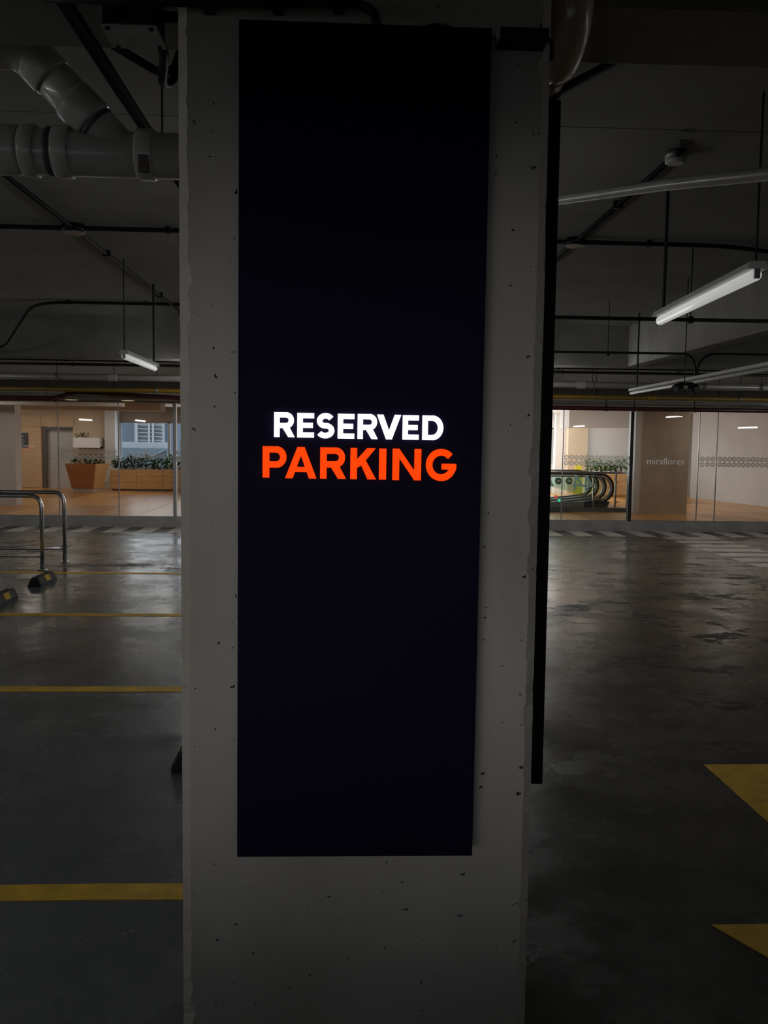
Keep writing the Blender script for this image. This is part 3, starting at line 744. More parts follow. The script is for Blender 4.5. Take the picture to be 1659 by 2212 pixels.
mbr.build('roof_ribs', M_ROOFM, nb)
nbx('roof_sheet', M_ROOFM, r0.x, r1.x, 33.86, 34.0, at(300, 968, 34).z - .5, at(300, 968, 34).z - .05)
struct('ground_outside', B(-40, 40, HY1 + .5, 70, -3.2, -3), M_GROUND)

# ------------------------------------------------------------------ pillar with its two signs
def pillar(name, label, x0, x1, y0, y1, seed):
    rnd = random.Random(seed)
    t = thing(name, label, 'pillar', ((x0 + x1) / 2, (y0 + y1) / 2, 0))
    hx, hy = (x1 - x0) / 2, (y1 - y0) / 2
    mb = MB(); n = 220; ch = .024
    rings = []
    jit = [[rnd.gauss(0, .0012) for _ in range(8)] for _ in range(n + 1)]
    # chipped arrises: a few spalls widen the chamfer locally
    for c in range(8):
        k = 0
        while k < n:
            if rnd.random() < (.10 if c in (0, 7) else .04):
                L_ = rnd.randint(1, 4); d = rnd.uniform(.003, .010)
                for q in range(L_):
                    if k + q <= n: jit[k + q][c] += d * rnd.uniform(.5, 1)
                k += L_
            k += 1
    for k in range(n + 1):
        z = ZS * k / n; j = jit[k]
        rings.append([(-hx + ch + j[0], -hy, z), (hx - ch - j[1], -hy, z), (hx, -hy + ch + j[2], z), (hx, hy - ch - j[3], z), (hx - ch - j[4], hy, z), (-hx + ch + j[5], hy, z), (-hx, hy - ch - j[6], z), (-hx, -hy + ch + j[7], z)])
    v = [p for r in rings for p in r]; f = []
    for k in range(n):
        for c in range(8):
            a, b = k * 8 + c, k * 8 + (c + 1) % 8
            f.append((a, b, b + 8, a + 8))
    f += [tuple(range(8))[::-1], tuple(range(n * 8, n * 8 + 8))]
    mb.add(v, f)
    mb.build('shaft', M_PILLAR, t)
    return t
pil = pillar('concrete_pillar', 'square concrete pillar carrying the lit reserved parking sign', -.405, .482, 2.2, 3.08, 3)
pil2 = pillar('concrete_pillar', 'square concrete pillar beyond the left edge, its sign mirrored in the glass', -9.55, -8.65, 6.3, 7.15, 5)

# letters drawn as strokes; cap height 1
def arc(cx, cz, rx, rz, a0, a1, n=18):
    return [(cx + rx * math.cos(math.radians(a0 + (a1 - a0) * k / n)), cz + rz * math.sin(math.radians(a0 + (a1 - a0) * k / n))) for k in range(n + 1)]
def ribbon(pts, w):
    """closed pieces of a stroke of width w along pts"""
    L, R = [], []
    n = len(pts)
    for i in range(n):
        a, b = pts[max(i - 1, 0)], pts[min(i + 1, n - 1)]
        dx, dz = b[0] - a[0], b[1] - a[1]; l = math.hypot(dx, dz) or 1
        nx, nz = -dz / l * w / 2, dx / l * w / 2
        L.append((pts[i][0] + nx, pts[i][1] + nz)); R.append((pts[i][0] - nx, pts[i][1] - nz))
    return [[L[i], L[i + 1], R[i + 1], R[i]] for i in range(n - 1)]
def rect(x0, z0, x1, z1): return [(x0, z0), (x1, z0), (x1, z1), (x0, z1)]
def glyph(c, w):
    """polygons of a letter in a box (width, 1)"""
    h = w * .92
    if c == 'I': return w, [rect(0, 0, w, 1)]
    if c == 'E': return .70, [rect(0, 0, w, 1), rect(w - .01, 0, .70, h), rect(w - .01, .5 - h / 2, .65, .5 + h / 2), rect(w - .01, 1 - h, .70, 1)]
    if c in 'PR':
        W = .79 if c == 'P' else .87
        zb = .32 if c == 'P' else .36
        r = (1 - zb) / 2; br = W - .03 if c == 'R' else W
        ps = [rect(0, 0, w, 1), rect(w - .01, 1 - h, br - r, 1), rect(w - .01, zb, br - r, zb + h)]
        ps += ribbon(arc(br - r - .002, zb + r, r - w / 2, r - h / 2, -90, 90), (w + h) / 2)
        if c == 'R':
            ps.append([(.60, 0), (W, 0), (.62, .45), (.34, .40)])
        return W, ps
    if c == 'D':
        W = .88; r = .5
        ps = [rect(0, 0, w, 1), rect(w - .01, 1 - h, W - .46, 1), rect(w - .01, 0, W - .46, h)]
        ps += ribbon(arc(W - .462, .5, .46 - w / 2, .5 - h / 2, -90, 90, 26), (w + h) / 2)
        return W, ps
    if c == 'V': return .99, [[(0, 1), (w * 1.15, 1), (.5 + .02, .30), (.5 + w * .52, 0), (.5 - w * .52, 0)], [(.99, 1), (.99 - w * 1.15, 1), (.5 - .02, .30), (.5 - w * .52, 0), (.5 + w * .52, 0)]]
    if c == 'A':
        return 1.0, [[(0, 0), (w * 1.1, 0), (.5 + w * .12, .80), (.5 + w * .52, 1), (.5 - w * .52, 1)], [(1.0, 0), (1.0 - w * 1.1, 0), (.5 - w * .12, .80), (.5 - w * .52, 1), (.5 + w * .52, 1)], rect(.26, .20, .74, .20 + h * .82)]
    if c == 'K': return .83, [rect(0, 0, w, 1), [(w - .02, .36), (w - .02, .62), (.54, 1), (.82, 1), (.36, .44)], [(.30, .56), (.47, .66), (.84, 0), (.56, 0)]]
    if c == 'N': return .93, [rect(0, 0, w, 1), rect(.93 - w, 0, .93, 1), [(0, 1), (w * .98, 1), (.93, 0), (.93 - w * .98, 0)]]
    if c == 'S':
        W = .74; q = w * .96
        pts = arc(.375, .73, .245, .73 - .545 - .0 + (.27 - q / 2) - .185, 32, 180, 14)
        rz = .27 - q / 2
        rz = (1 - q) / 4 + .004
        c1, c2 = 1 - q / 2 - rz, q / 2 + rz
        up = arc(.38, c1, .25, rz, 28, 250, 20); lo = arc(.36, c2, .265, rz, 70, -152, 20)
        return W, ribbon(up + lo, q)
    if c == 'G':
        W = 1.0; q = w * .96
        ps = ribbon(arc(.5, .5, .5 - q / 2, .5 - q / 2, 42, 352, 40), q)
        ps += [rect(.52, .36, .995, .36 + h * .9), ]
        return W, ps
def letter(c, w, parent, x0, x1, z0, z1, m, depth, y):
    W, polys = glyph(c, w)
    sx, sz = (x1 - x0) / W, (z1 - z0)
    mb = MB()
    for k, p in enumerate(polys):
        mb.prism([(x0 + a * sx, z0 + b * sz) for a, b in p], y - depth - .00002 * (k % 5), y)
    o = mb.build('letter', m, parent)
    o['label'] = ('glowing %s letter ' % ('white' if m is M_LWHITE else 'orange')) + c
    return o
S = 2.9625
def on_crop(x, y): return at(500 + x / S, 840 + y / S, 2.118)
ROW1 = [('R', 272, 404, 152, 309), ('E', 420, 528, 156, 312), ('S', 542, 660, 156, 317), ('E', 679, 787, 161, 318), ('R', 806, 938, 162, 320), ('V', 930, 1086, 166, 322), ('E', 1095, 1200, 169, 324), ('D', 1221, 1358, 171, 326)]
ROW2 = [('P', 199, 353, 370, 569), ('A', 343, 545, 374, 573), ('R', 567, 735, 377, 575), ('K', 760, 926, 380, 578), ('I', 944, 992, 382, 580), ('N', 1030, 1216, 384, 583), ('G', 1244, 1442, 384, 588)]
SX0, SX1, SZ0, SZ1 = -.2535, .3225, .632, 2.594
sign_c = ((SX0 + SX1) / 2, (SZ0 + SZ1) / 2)
def sign(name, label, loc, rotz, roll):
    t = thing(name, label, 'sign', loc)
    hw, hh = (SX1 - SX0) / 2, (SZ1 - SZ0) / 2
    B(-hw, hw, 0, .05, -hh, hh, bev=.002).build('panel', M_PANEL, t)
    for zz in (-.7, .7):
        B(-hw * .6, hw * .6, .05, .072, zz - .02, zz + .02).build('bracket', M_ZINC, t)
    k = math.tan(roll)
    for row, m, w in ((ROW1, M_LWHITE, .228), (ROW2, M_LORANGE, .218)):
        for c, x0, x1, z1, z0 in row:
            a, b = on_crop(x0, z0), on_crop(x1, z1)
            letter(c, w, t, a.x - sign_c[0], b.x - sign_c[0], a.z - sign_c[1], b.z - sign_c[1], m, .008, 0)
    t.rotation_euler = (0, roll, rotz)
    return t
sign('reserved_sign', 'tall black pillar sign with glowing white RESERVED and orange PARKING', (sign_c[0], 2.126, sign_c[1]), 0, math.radians(.15))
# the same panel on the pillar's right side, seen edge-on
side = thing('side_sign', 'black sign panel on the right flank of the pillar, seen edge-on', 'sign', (.58, 2.88, 1.62))
B(-.0165, .0165, -.29, .29, -.99, .99, bev=.002).build('panel', M_PANELE, side)
for zz in (-.7, .7): B(-.096, -.0165, -.03, .03, zz - .03, zz + .03).build('bracket', M_BLACKB, side)
sg2 = sign('reserved_sign', 'second lit reserved parking sign, seen only as a reflection in the glass', (-9.1, 7.23, sign_c[1] - .33), math.pi, 0)

# things at the head of the pillar
cb = thing('cable_conduit', 'black conduit along the pillar head that drops into the sign', 'conduit', (0, 2.16, 2.7))
c0, c1, c2, c3 = at(384, 5, 2.165), at(770, 6, 2.165), at(808, 24, 2.165), at(816, 62, 2.165)
l = cb.location
T([c0 - l - Vector((.3, 0, 0)), c0 - l, c1 - l, c2 - l, c3 - l], .011, seg=8, bend=.03).build('tube', M_BLACK, cb, smooth=True)
for px_ in (450, 600, 730): c = at(px_, 5, 2.17) - l; B(c.x - .012, c.x + .012, -.012, .038, c.z - .016, c.z + .016).build('clip', M_BLACKB, cb)
lp = thing('cable_loop', 'thin black cable loop above the top edge of the sign', 'cable', at(940, 62, 2.17))
l = lp.location
T([at(905, 66, 2.17) - l, at(925, 54, 2.17) - l, at(955, 53, 2.17) - l, at(985, 64, 2.17) - l, at(992, 72, 2.17) - l], .0035, seg=6, bend=.03).build('cable', M_BLACKB, lp, smooth=True)
dr = thing('power_adapter', 'black power adapter box beside the top right corner of the sign', 'power adapter', at(1130, 82, 2.16))
a_, b_ = at(1083, 92, 2.16), at(1188, 68, 2.16)
hw = (b_.x - a_.x) / 2
B(-hw, hw, -.025, .038, -.014, .014, bev=.004).build('case', M_BLACKB, dr)
B(-hw - .008, -hw, -.012, .012, -.008, .008).build('connector', M_LAMPW, dr)
T([(-hw - .008, 0, 0), (-hw - .025, .02, -.004), (-hw - .03, .05, -.006)], .003, seg=6).build('cable', M_BLACKB, dr)
T([(hw, 0, 0), (hw + .015, .01, -.006), (hw + .02, .04, -.03)], .006, seg=6, bend=.01).build('cable', M_BLACKB, dr)

# ------------------------------------------------------------------ pipes and conduits overhead
def ring(c, axis, r, length, name, m, parent, seg=20):
    a = Vector(axis).normalized() * (length / 2); c = Vector(c)
    return T([c - a, c - a * .8, c + a * .8, c + a], [r * .96, r, r, r * .96], seg=seg).build(name, m, parent, smooth=True)
# right: elbow of the yellowed drain pipe beside the pillar
ep = thing('drain_elbow', 'yellowed plastic drain pipe curving down behind the pillar top', 'pipe', (.62, 2.62, 2.7))
l = ep.location
Ye = 2.42
pts = [at(1242, -190, 2.34), at(1238, -60, 2.35), at(1234, 10, 2.36), at(1226, 70, 2.39), at(1206, 130, 2.47), Vector((.575, 2.62, 2.715)), Vector((.565, 2.95, 2.70)), Vector((.565, 3.3, 2.69))]
pts = [p - l for p in pts]
def smooth_path(p, n=6):
    p = [Vector(q) for q in p]; o = []
    for i in range(len(p) - 1):
        a, b, c, d = p[max(i - 1, 0)], p[i], p[i + 1], p[min(i + 2, len(p) - 1)]
        for k in range(n):
            t = k / n
            o.append(.5 * ((2 * b) + (c - a) * t + (2 * a - 5 * b + 4 * c - d) * t * t + (3 * b - a - 3 * c + d) * t ** 3))
    o.append(p[-1]); return o
T(smooth_path(pts), .056, seg=24).build('elbow', M_PVCT, ep, smooth=True)
ring(pts[5], pts[5] - pts[4], .060, .03, 'socket_ring', M_PVCT, ep)
# diagonal black conduit from the flank sign up to the beam
dc = thing('cable_conduit', 'black conduit rising from the flank sign to the beam on the right', 'conduit', (.62, 2.7, 2.6))
l = dc.location
d0, d1 = at(1196, 206, 2.72), at(1318, 140, 2.95)
T([d0 - l + Vector((-.01, 0, -.06)), d0 - l, d1 - l, d1 - l + (d1 - d0)], .0165, seg=8, bend=.03).build('tube', M_BLACK, dc, smooth=True)

# left: main drain with wye branch
YD = 3.15
md = thing('drain_pipe', 'large grey drain pipe with a slanted branch left of the pillar', 'pipe', at(190, 330, YD))
l = md.location
def L_(x, y, Y=YD): return at(x, y, Y) - l
R_ = .076
T([L_(-260, 318), L_(-20, 322), L_(60, 327), L_(500, 343)], R_ * .98, seg=32).build('main_run', M_PVC, md, smooth=True)
ax = L_(383, 338) - L_(60, 327)
for xx_, nm, rr, ln, mm in ((18, 'bend_socket', 1.07, .09, M_PVC), (68, 'socket_ring', 1.12, .05, M_PVC), (112, 'socket_ring', 1.04, .02, M_PVCD), (140, 'socket_ring', 1.12, .055, M_PVC), (318, 'socket_ring', 1.10, .06, M_PVC)):
    ring(L_(xx_, 325 + (xx_ - 40) * .035), ax, R_ * rr, ln, nm, mm, md, seg=32)
b0, b1, b2 = L_(266, 331), L_(166, 222, YD - .02), L_(64, 117, YD - .05)
T([b0, b1, b2], R_ * .86, seg=28).build('branch', M_PVC, md, smooth=True)
dd = b2 - b0
ring(b0 + dd * .44, dd, R_ * .95, .10, 'socket_ring', M_PVC, md, seg=28)
ring(b0 + dd * .44 - dd.normalized() * .062, dd, R_ * .90, .015, 'socket_ring', M_PVCD, md, seg=28)
ring(b0 + dd * .88, dd, R_ * .95, .10, 'socket_ring', M_PVC, md, seg=28)
b3 = L_(34, 102, YD - .06); b4 = L_(-250, 104, YD - .1)
T([b0 + dd * .92, b3 + Vector((.005, 0, .0)), b4], R_ * .90, seg=28, bend=.06).build('branch_bend', M_PVC, md, smooth=True)
c = L_(309, 352, YD - R_ * 1.1 - .0); B(c.x - .015, c.x + .015, c.y - .004, c.y + .02, c.z - .027, c.z + .027).build('label', M_TAG, md)

# hanger rod and thick conduit on the left
tc_ = thing('thick_conduit', 'thick black conduit running back under the ceiling left of the pillar', 'conduit', (-.738, 4.0, 2.765))
T([(0, -5.0, 0), (0, 9.4, 0)], .0213, seg=12).build('tube', M_BLACK, tc_, smooth=True)
for yy in (.6, 3.2, 6.4): B(-.03, .03, yy - .012, yy + .012, -.026, .03).build('clamp', M_BLACKB, tc_); T([(0, yy, .03), (0, yy, .63)], .005, seg=6).build('hanger_rod', M_BLACK, tc_)
hr_ = thing('threaded_rod', 'thin black rod hanging left of the pillar down to the drain pipe', 'rod', at_z(349, 85, ZS))
rr_ = at(350, 300, hr_.location.y)
T([(0, 0, 0), (0, 0, rr_.z - ZS - .05)], .0045, seg=6).build('rod', M_BLACK, hr_)
T([(0, 0, 0), (0, 0, -.02)], .014, seg=8).build('anchor', M_ZINC, hr_)
# junction box under the beam soffit
jb = thing('junction_box', 'square junction box under the beam left of the pillar', 'junction box', at(287, 65, 2.55))
l = jb.location
jw = .068; jz = at(287, 62, 2.45).z
zc_ = at_z(290, 82, 2.69)
l = jb.location = Vector((zc_.x, zc_.y, 2.69))
B(-jw, jw, -.065, .065, .004, .108, bev=.006).build('body', M_BLACKB, jb)
cv = B(-jw - .003, jw + .003, -.068, .068, 0, .006, bev=.002).build('cover', M_ZINC, jb)
for sx in (-1, 1):
    for sy in (-1, 1): T([(sx * .055, sy * .055, .001), (sx * .055, sy * .055, -.004)], .006, seg=8).build('screw', M_BLACKB, cv)
T([(-.03, -.065, .06), (-.03, -.4, .06), (-.03, -1.2, .06)], .0165, seg=10).build('conduit', M_BLACK, jb, smooth=True)
T([(jw, 0, .055), (-.412 - l.x, 0, .055)], .014, seg=10).build('conduit', M_BLACK, jb, smooth=True)
q = [Vector((0.02, .065, .04)), Vector((.05, .13, .02)), at(352, 178, 2.80) - l, at(378, 165, 2.86) - l, at(392, 90, 2.88) - l, at(398, 20, 2.88) - l]
T(smooth_path(q), .0135, seg=10).build('flexible_conduit', M_BLACK, jb, smooth=True)
br = thing('conduit_brace', 'black bent strap bracing the conduits left of the pillar head', 'bracket', at(300, 130, 2.86))
l = br.location
T([at(235, 92, 2.83) - l, at(345, 158, 2.86) - l, at(375, 152, 2.86) - l, at(400, 80, 2.86) - l], .0125, seg=6, bend=.02).build('strap', M_BLACK, br)

# ceiling conduits along the bays, with clamps and boxes
def ceiling_conduit(label, x, y0, y1, ys):
    t = thing('ceiling_conduit', label, 'conduit', (x, (y0 + y1) / 2, ZS - .03))
    T([(0, y0 - t.location.y, 0), (0, y1 - t.location.y, 0)], .019, seg=10).build('tube', M_BLACK, t, smooth=True)
    for yy in ys: B(-.035, .035, yy - t.location.y - .014, yy - t.location.y + .014, -.024, .03).build('clamp', M_BLACKB, t)
    return t
xl_ = at_z(155, 490, ZS - .03).x; xr_ = at_z(1240, 525, ZS - .03).x
ceiling_conduit('black conduit running along the ceiling left of the pillar', xl_, 2.9, 13.45, (5.0, 8.75, 11.2, 12.6))
ceiling_conduit('black conduit running along the ceiling right of the pillar', xr_, 5.35, 13.45, (6.6, 9.2, 11.4))
def round_box(name, label, x, y, r, h, z=ZS):
    t = thing(name, label, 'junction box', (x, y, z - h))
    T([(0, 0, h), (0, 0, .012)], r, seg=24).build('body', M_BLACKB, t, smooth=True)
    T([(0, 0, .012), (0, 0, 0)], r * 1.02, seg=24).build('cover', M_ZINC, t, smooth=True)
    return t
round_box('ceiling_box', 'round junction box where the left ceiling conduits cross', xl_, 7.72, .09, .075)
round_box('ceiling_box', 'round junction box where the right ceiling conduits cross', xr_, 7.81, .08, .07)
q = at_z(1459, 345, ZS - .05)
dt = thing('smoke_detector', 'round grey detector on the ceiling at the near end of the right conduit', 'detector', (q.x, q.y, ZS - .075))
T([(0, 0, .075), (0, 0, .03)], .062, seg=28).build('base', M_ZINC, dt, smooth=True)
T([(0, 0, .03), (0, 0, .008), (0, 0, 0)], [.062, .06, .045], seg=28).build('cover', M_LAMPW, dt, smooth=True)
def cross_conduit(label, pts, r, clamps=(), bend=.12):
    t = thing('cross_conduit', label, 'conduit', Vector(pts[0]))
    l = t.location.copy()
    T([Vector(p) - l for p in pts], r, seg=10, bend=bend).build('tube', M_BLACK, t, smooth=True)
    for c in clamps:
        c = Vector(c) - l; B(c.x - .014, c.x + .014, c.y - .03, c.y + .03, c.z - r - .006, c.z + r + .01).build('clamp', M_BLACKB, t)
    return t
zc1 = ZS - .03
cross_conduit('black conduit crossing the ceiling left of the pillar, through the round box', [(-8, 7.72, zc1), (-2.2, 7.72, zc1), (.5, 7.74, zc1)], .019, [(-3.2, 7.72, zc1), (-1.5, 7.72, zc1)])
cross_conduit('black conduit crossing the ceiling right of the pillar, through the round box', [(.6, 7.8, zc1), (3.3, 7.84, zc1), (3.9, 8.1, zc1), (4.22, 8.3, zc1 - .02)], .019, [(2.6, 7.82, zc1)], bend=.3)
q0, q1, q2 = at_z(380, 657, zc1), at_z(95, 652, zc1), None
cross_conduit('black conduit that bends down off the ceiling at the far left', [(.4, 11.95, zc1), (-3.75, 11.93, zc1), (-4.15, 12.15, zc1 - .02), at(10, 748, 13.1), at(-40, 760, 13.1), at(-400, 758, 13.1)], .02, [(-3.6, 11.93, zc1), (-2.6, 11.93, zc1)], bend=.25)
gz = at(1495, 691, 7.98).z
g_ = cross_conduit('black conduit slung below the ceiling right of the pillar', [(.7, 7.98, gz), (4.2, 7.98, gz)], .017)
q = at_z(1497, 530, ZS)
l = g_.location
for xx_ in (q.x,):
    T([Vector((xx_, 7.98, gz)) - l, Vector((xx_, 7.98, ZS)) - l], .0055, seg=6).build('hanger_rod', M_BLACK, g_)
    B(xx_ - l.x - .02, xx_ - l.x + .02, -.025, .025, -.03, .03).build('clamp', M_BLACKB, g_)
hz = at(1315, 763, 11.05).z
h_ = cross_conduit('thin black conduit that turns down to the dark twin-headed fixture', [(.7, 11.05, hz), at(1490, 764, 11.05), at(1503, 790, 11.05), at(1501, 838, 11.05)], .014, bend=.14)
l = h_.location
q = at_z(1317, 647, ZS); T([Vector((q.x, 11.05, hz)) - l, Vector((q.x, 11.05, ZS)) - l], .005, seg=6).build('hanger_rod', M_BLACK, h_)
B(q.x - l.x - .02, q.x - l.x + .02, -.02, .02, -.03, .02).build('clamp', M_BLACKB, h_)
cross_conduit('thin black conduit turning right above the dark twin-headed fixture', [at(1505, 838, 11.05), at(1507, 788, 11.05), at(1530, 764, 11.05), at(1900, 770, 11.05)], .014, bend=.16)

# slanting grey-white pipe at upper right
sp = thing('slanting_pipe', 'pale flat-sided pipe slanting across the upper right', 'pipe', at(1430, 398, 4.8))
l = sp.location
T([at(1130, 441, 5.65) - l, at(1207, 431, 5.4) - l, at(1440, 397, 4.7) - l, at(1659, 373, 4.05) - l, at(1850, 355, 3.6) - l], .026, seg=16).build('tube', M_PVC, sp, smooth=True)
T([at(1130, 449, 5.64) - l, at(1207, 441, 5.38) - l, at(1440, 410, 4.68) - l, at(1659, 389, 4.03) - l, at(1850, 372, 3.58) - l], .005, seg=6).build('cable', M_LAMPW, sp, smooth=True)

# bundle of services in front of the hall: full-width runs with couplings and hangers
def mean_z(Y, a, b): return (at(200, a, Y).z + at(1400, b, Y).z) / 2
def service(name, label, cat, Y, a, b, r, m, couplings=(), hangers=(), x0=-13.5, x1=13.5, cm=None, seg=16, htop=ZS):
    z = mean_z(Y, a, b)
    t = thing(name, label, cat, (0, Y, z))
    T([(x0, 0, 0), (x1, 0, 0)], r, seg=seg).build('run', m, t, smooth=True)
    for px_ in couplings: x = at(px_, 800, Y).x; ring((x, 0, 0), (1, 0, 0), r * 1.16, .16, 'coupling', m, t, seg=seg)
    for px_ in hangers:
        x = at(px_, 800, Y).x
        ring((x, 0, 0), (1, 0, 0), r * 1.25, .04, 'clamp', cm or M_BLACKB, t, seg=seg)
        T([(x, 0, r), (x, 0, htop - z)], .006, seg=5).build('hanger_rod', M_BLACK, t)
    return t
service('service_pipe', 'thick black pipe highest in the bundle before the hall', 'pipe', 14.25, 777, 794.5, .036, M_BLACK, hangers=(144, 330, 1206, 1277, 1470))
service('service_pipe', 'thinner black pipe just under the thick black one', 'pipe', 14.32, 786.5, 807.5, .022, M_BLACK, hangers=(159, 1216, 1465))
service('service_conduit', 'thin black conduit just above the thick black pipe', 'conduit', 14.1, 761.5, 782, .014, M_BLACK, hangers=(380,), x0=-4.6)
service('drain_main', 'long grey plastic pipe above the yellow pipe', 'pipe', 14.9, 816.5, 832.5, .054, M_PVC, couplings=(243, 1256), hangers=(123, 1281, 1523, 1646), cm=M_ZINC)
service('gas_pipe', 'long yellow gas pipe before the hall glazing', 'pipe', 15.2, 840.5, 861.5, .037, M_YPIPE, couplings=(1412,), hangers=(339, 1193, 1601), cm=M_ZINC)
# dark red sprinkler pipe: lower on the far left, stepping up towards the pillar
rz_ = mean_z(15.5, 853, 883.5)
rp_ = thing('sprinkler_pipe', 'dark red sprinkler pipe, lowest of the service runs', 'pipe', (0, 15.5, rz_))
e0, e1 = at(121, 861, 15.5), at(158, 846, 15.5)
T([(-13.5, 0, e0.z - rz_), (e0.x, 0, e0.z - rz_), (e1.x, 0, e1.z - rz_), (e1.x + 2.2, 0, e1.z - rz_ - .1), (3.2, 0, at(1200, 881, 15.5).z - rz_), (13.5, 0, at(1200, 881, 15.5).z - rz_)], .037, seg=16, bend=.12).build('run', M_RPIPE, rp_, smooth=True)
for q in (e0, e1): ring((q.x, 0, q.z - rz_), (1, 0, .6), .047, .10, 'elbow_fitting', M_RPIPE, rp_)
for px_, py_ in ((100, 861), (1309, 882), (1370, 883), (1500, 884)):
    c = at(px_, py_, 15.5); zz = at(1200, 881, 15.5).z - rz_ if px_ > 1000 else e0.z - rz_
    ring((c.x, 0, zz), (1, 0, 0), .047, .05, 'clamp', M_RPIPE, rp_)
    T([(c.x, 0, zz), (c.x, 0, zz + .3)], .007, seg=5).build('hanger_rod', M_BLACK, rp_)
# pale cable trunking under the header
ct = thing('cable_trunking', 'pale metal trunking strip along the header above the glass', 'trunking', (0, 15.78, mean_z(15.78, 853, 872)))
B(-13.5, 13.5, -.05, .05, -.012, .03, bev=.004).build('trough', M_ALU, ct)
for xx_ in (-6.2, -4.0, 4.4, 6.6, 8.8): T([(xx_, 0, .03), (xx_, 0, ZS - ct.location.z)], .006, seg=5).build('hanger_rod', M_BLACK, ct)
for px_, lab in ((154, 'left'), (276, 'right')):
    c = at(px_, 865, 16.2)
    d_ = thing('downlight', '%s of two small warm downlights in the soffit above the glass' % lab, 'light', (c.x, 16.2, 2.30))
    T([(0, 0, 0), (0, 0, -.012)], .13, seg=24).build('rim', M_LAMPW, d_)
    T([(0, 0, -.012), (0, 0, -.016)], .105, seg=24).build('diffuser', M_DOWN, d_)
# twin-headed black fixture
tf = thing('twin_fixture', 'black twin-headed fixture hanging in front of the grey pipe', 'light fixture', at(1478, 836, 9.5))
B(-.085, .085, -.06, .06, -.025, .05, bev=.014).build('body', M_BLACKB, tf)
for s in (-1, 1): T([(s * .07, 0, .01), (s * .085, -.015, .0), (s * .1, -.035, -.012), (s * .112, -.055, -.022)], [.03, .036, .042, .045], seg=14).build('head', M_BLACKB, tf, smooth=True)
for s in (-1, 1): T([(s * .112, -.055, -.022), (s * .116, -.062, -.026)], .034, seg=14).build('lens', M_ZINC, tf, smooth=True)
B(-.03, .015, -.064, -.06, -.02, .01).build('label', M_PRINT, tf)
T([(0, 0, .05), (0, 0, ZS - tf.location.z)], .006, seg=6).build('hanger_rod', M_BLACK, tf)

# ------------------------------------------------------------------ fluorescent battens
def batten(label, p0, p1, tube_mat, rods=True, group=None, ztop=ZS, wide=1.0):
    p0, p1 = Vector(p0), Vector(p1)
    d = p1 - p0; ln = d.length
    t = thing('fluorescent_batten', label, 'lamp', (p0 + p1) / 2, group)
    t.rotation_euler = (math.asin(max(-1, min(1, 0))), 0, math.atan2(-d.x, d.y))
    h = ln / 2
    MB().prism([(-.045 * wide, .02), (-.03 * wide, .055), (.03 * wide, .055), (.045 * wide, .02)], -h, h).build('housing', M_LAMPW, t)
    T([(0, -h + .03, -.008), (0, h - .03, -.008)], .024 * wide, seg=14).build('tube', tube_mat, t, smooth=True)
    for s in (-1, 1): B(-.014, .014, s * (h - .016) - .008, s * (h - .016) + .008, -.028, .02).build('lamp_holder', M_ZINC, t)
    if rods:
        for s, rr in ((-.96, .006), (.88, .012)): T([(0, s * h, .055), (0, s * h, ztop - t.location.z)], rr, seg=6).build('hanger_rod', M_BLACK, t)
    return t
n0 = at(1638, 588, 4.5); n1 = at(1424, 679, 6.3); n1.z = n0.z
batten('lit fluorescent batten hanging at right, near the ceiling beam', n0, n1, M_TUBE, group='garage battens', wide=1.25)
m0 = at(267, 768, 9.1); m1 = at(336, 800, 10.7); m1.z = m0.z
batten('lit fluorescent batten hanging left of the pillar, farther back', m0, m1, M_TUBE, group='garage battens', wide=1.1)
k0 = at(1659, 795, 8.2); k1 = at(1362, 850, 12.4)
kz = (k0.z + k1.z) / 2
batten('long pale unlit batten rail crossing behind the twin-headed fixture', (at_z(1659, 795, kz).x, 7.6, kz), (k1.x, 12.4, kz), M_LAMPW, group='garage battens', wide=.8)
# battens outside the frame whose light and mirror images reach the picture
for px_, py_, lab in ((180, 906, 'batten lamp mirrored in the glass above the lift'), (299, 908, 'batten lamp mirrored in the glass above the window'), (1255, 920, 'batten lamp mirrored in the glass above the escalators'), (1622, 923, 'batten lamp mirrored in the rightmost glass')):
    v_ = at(px_, py_, 2 * YG - 6.0)
    batten(lab, (v_.x, 5.3, v_.z), (v_.x, 6.7, v_.z), M_TUBEB, group='battens beyond the picture')
v_ = at(1462, 899, 2 * YG - 6.5)
batten('bright batten lamp mirrored in the glass beside the marble block', (v_.x, 5.8, v_.z), (v_.x, 7.2, v_.z), M_TUBEB, group='battens beyond the picture')
for x_, y_, lab in ((-3.5, .9, 'added batten lamp over the bays left of the camera'), (8.8, 13.05, 'added batten lamp by the header beyond the right picture edge'), (-8.0, 13.05, 'added batten lamp by the header beyond the left picture edge'), (.1, 5.2, 'nearer added batten lamp hidden behind the pillar'), (.3, 8.2, 'farther added batten lamp hidden behind the pillar'),
                    (-4.7, 1.5, 'nearer added batten lamp over the left bays beyond the picture'), (-7.4, 9.8, 'farther added batten lamp over the left bays beyond the picture'), (5.5, 1.8, 'nearer added batten lamp over the lane beyond the picture'), (8.2, 9.6, 'farther added batten lamp over the lane beyond the picture'), (-.4, 10.9, 'left added batten lamp before the far beam, hidden behind the pillar'), (1.1, 10.9, 'right added batten lamp before the far beam, hidden behind the pillar'), (-1.0, 13.05, 'left added batten lamp by the header, hidden behind the pillar'), (1.6, 13.05, 'right added batten lamp by the header, hidden behind the pillar'), (-2.2, 13.05, 'outer left added batten lamp by the header, hidden behind the pillar'), (2.75, 13.05, 'outer right added batten lamp by the header, hidden behind the pillar')):
    batten(lab, (x_, y_, 2.6), (x_, y_ + 1.5, 2.6), M_TUBEH if y_ > 12 or x_ == -4.7 else M_TUBEB, group='battens beyond the picture')  # added unseen lamps that brighten the floor, ceiling and kerb

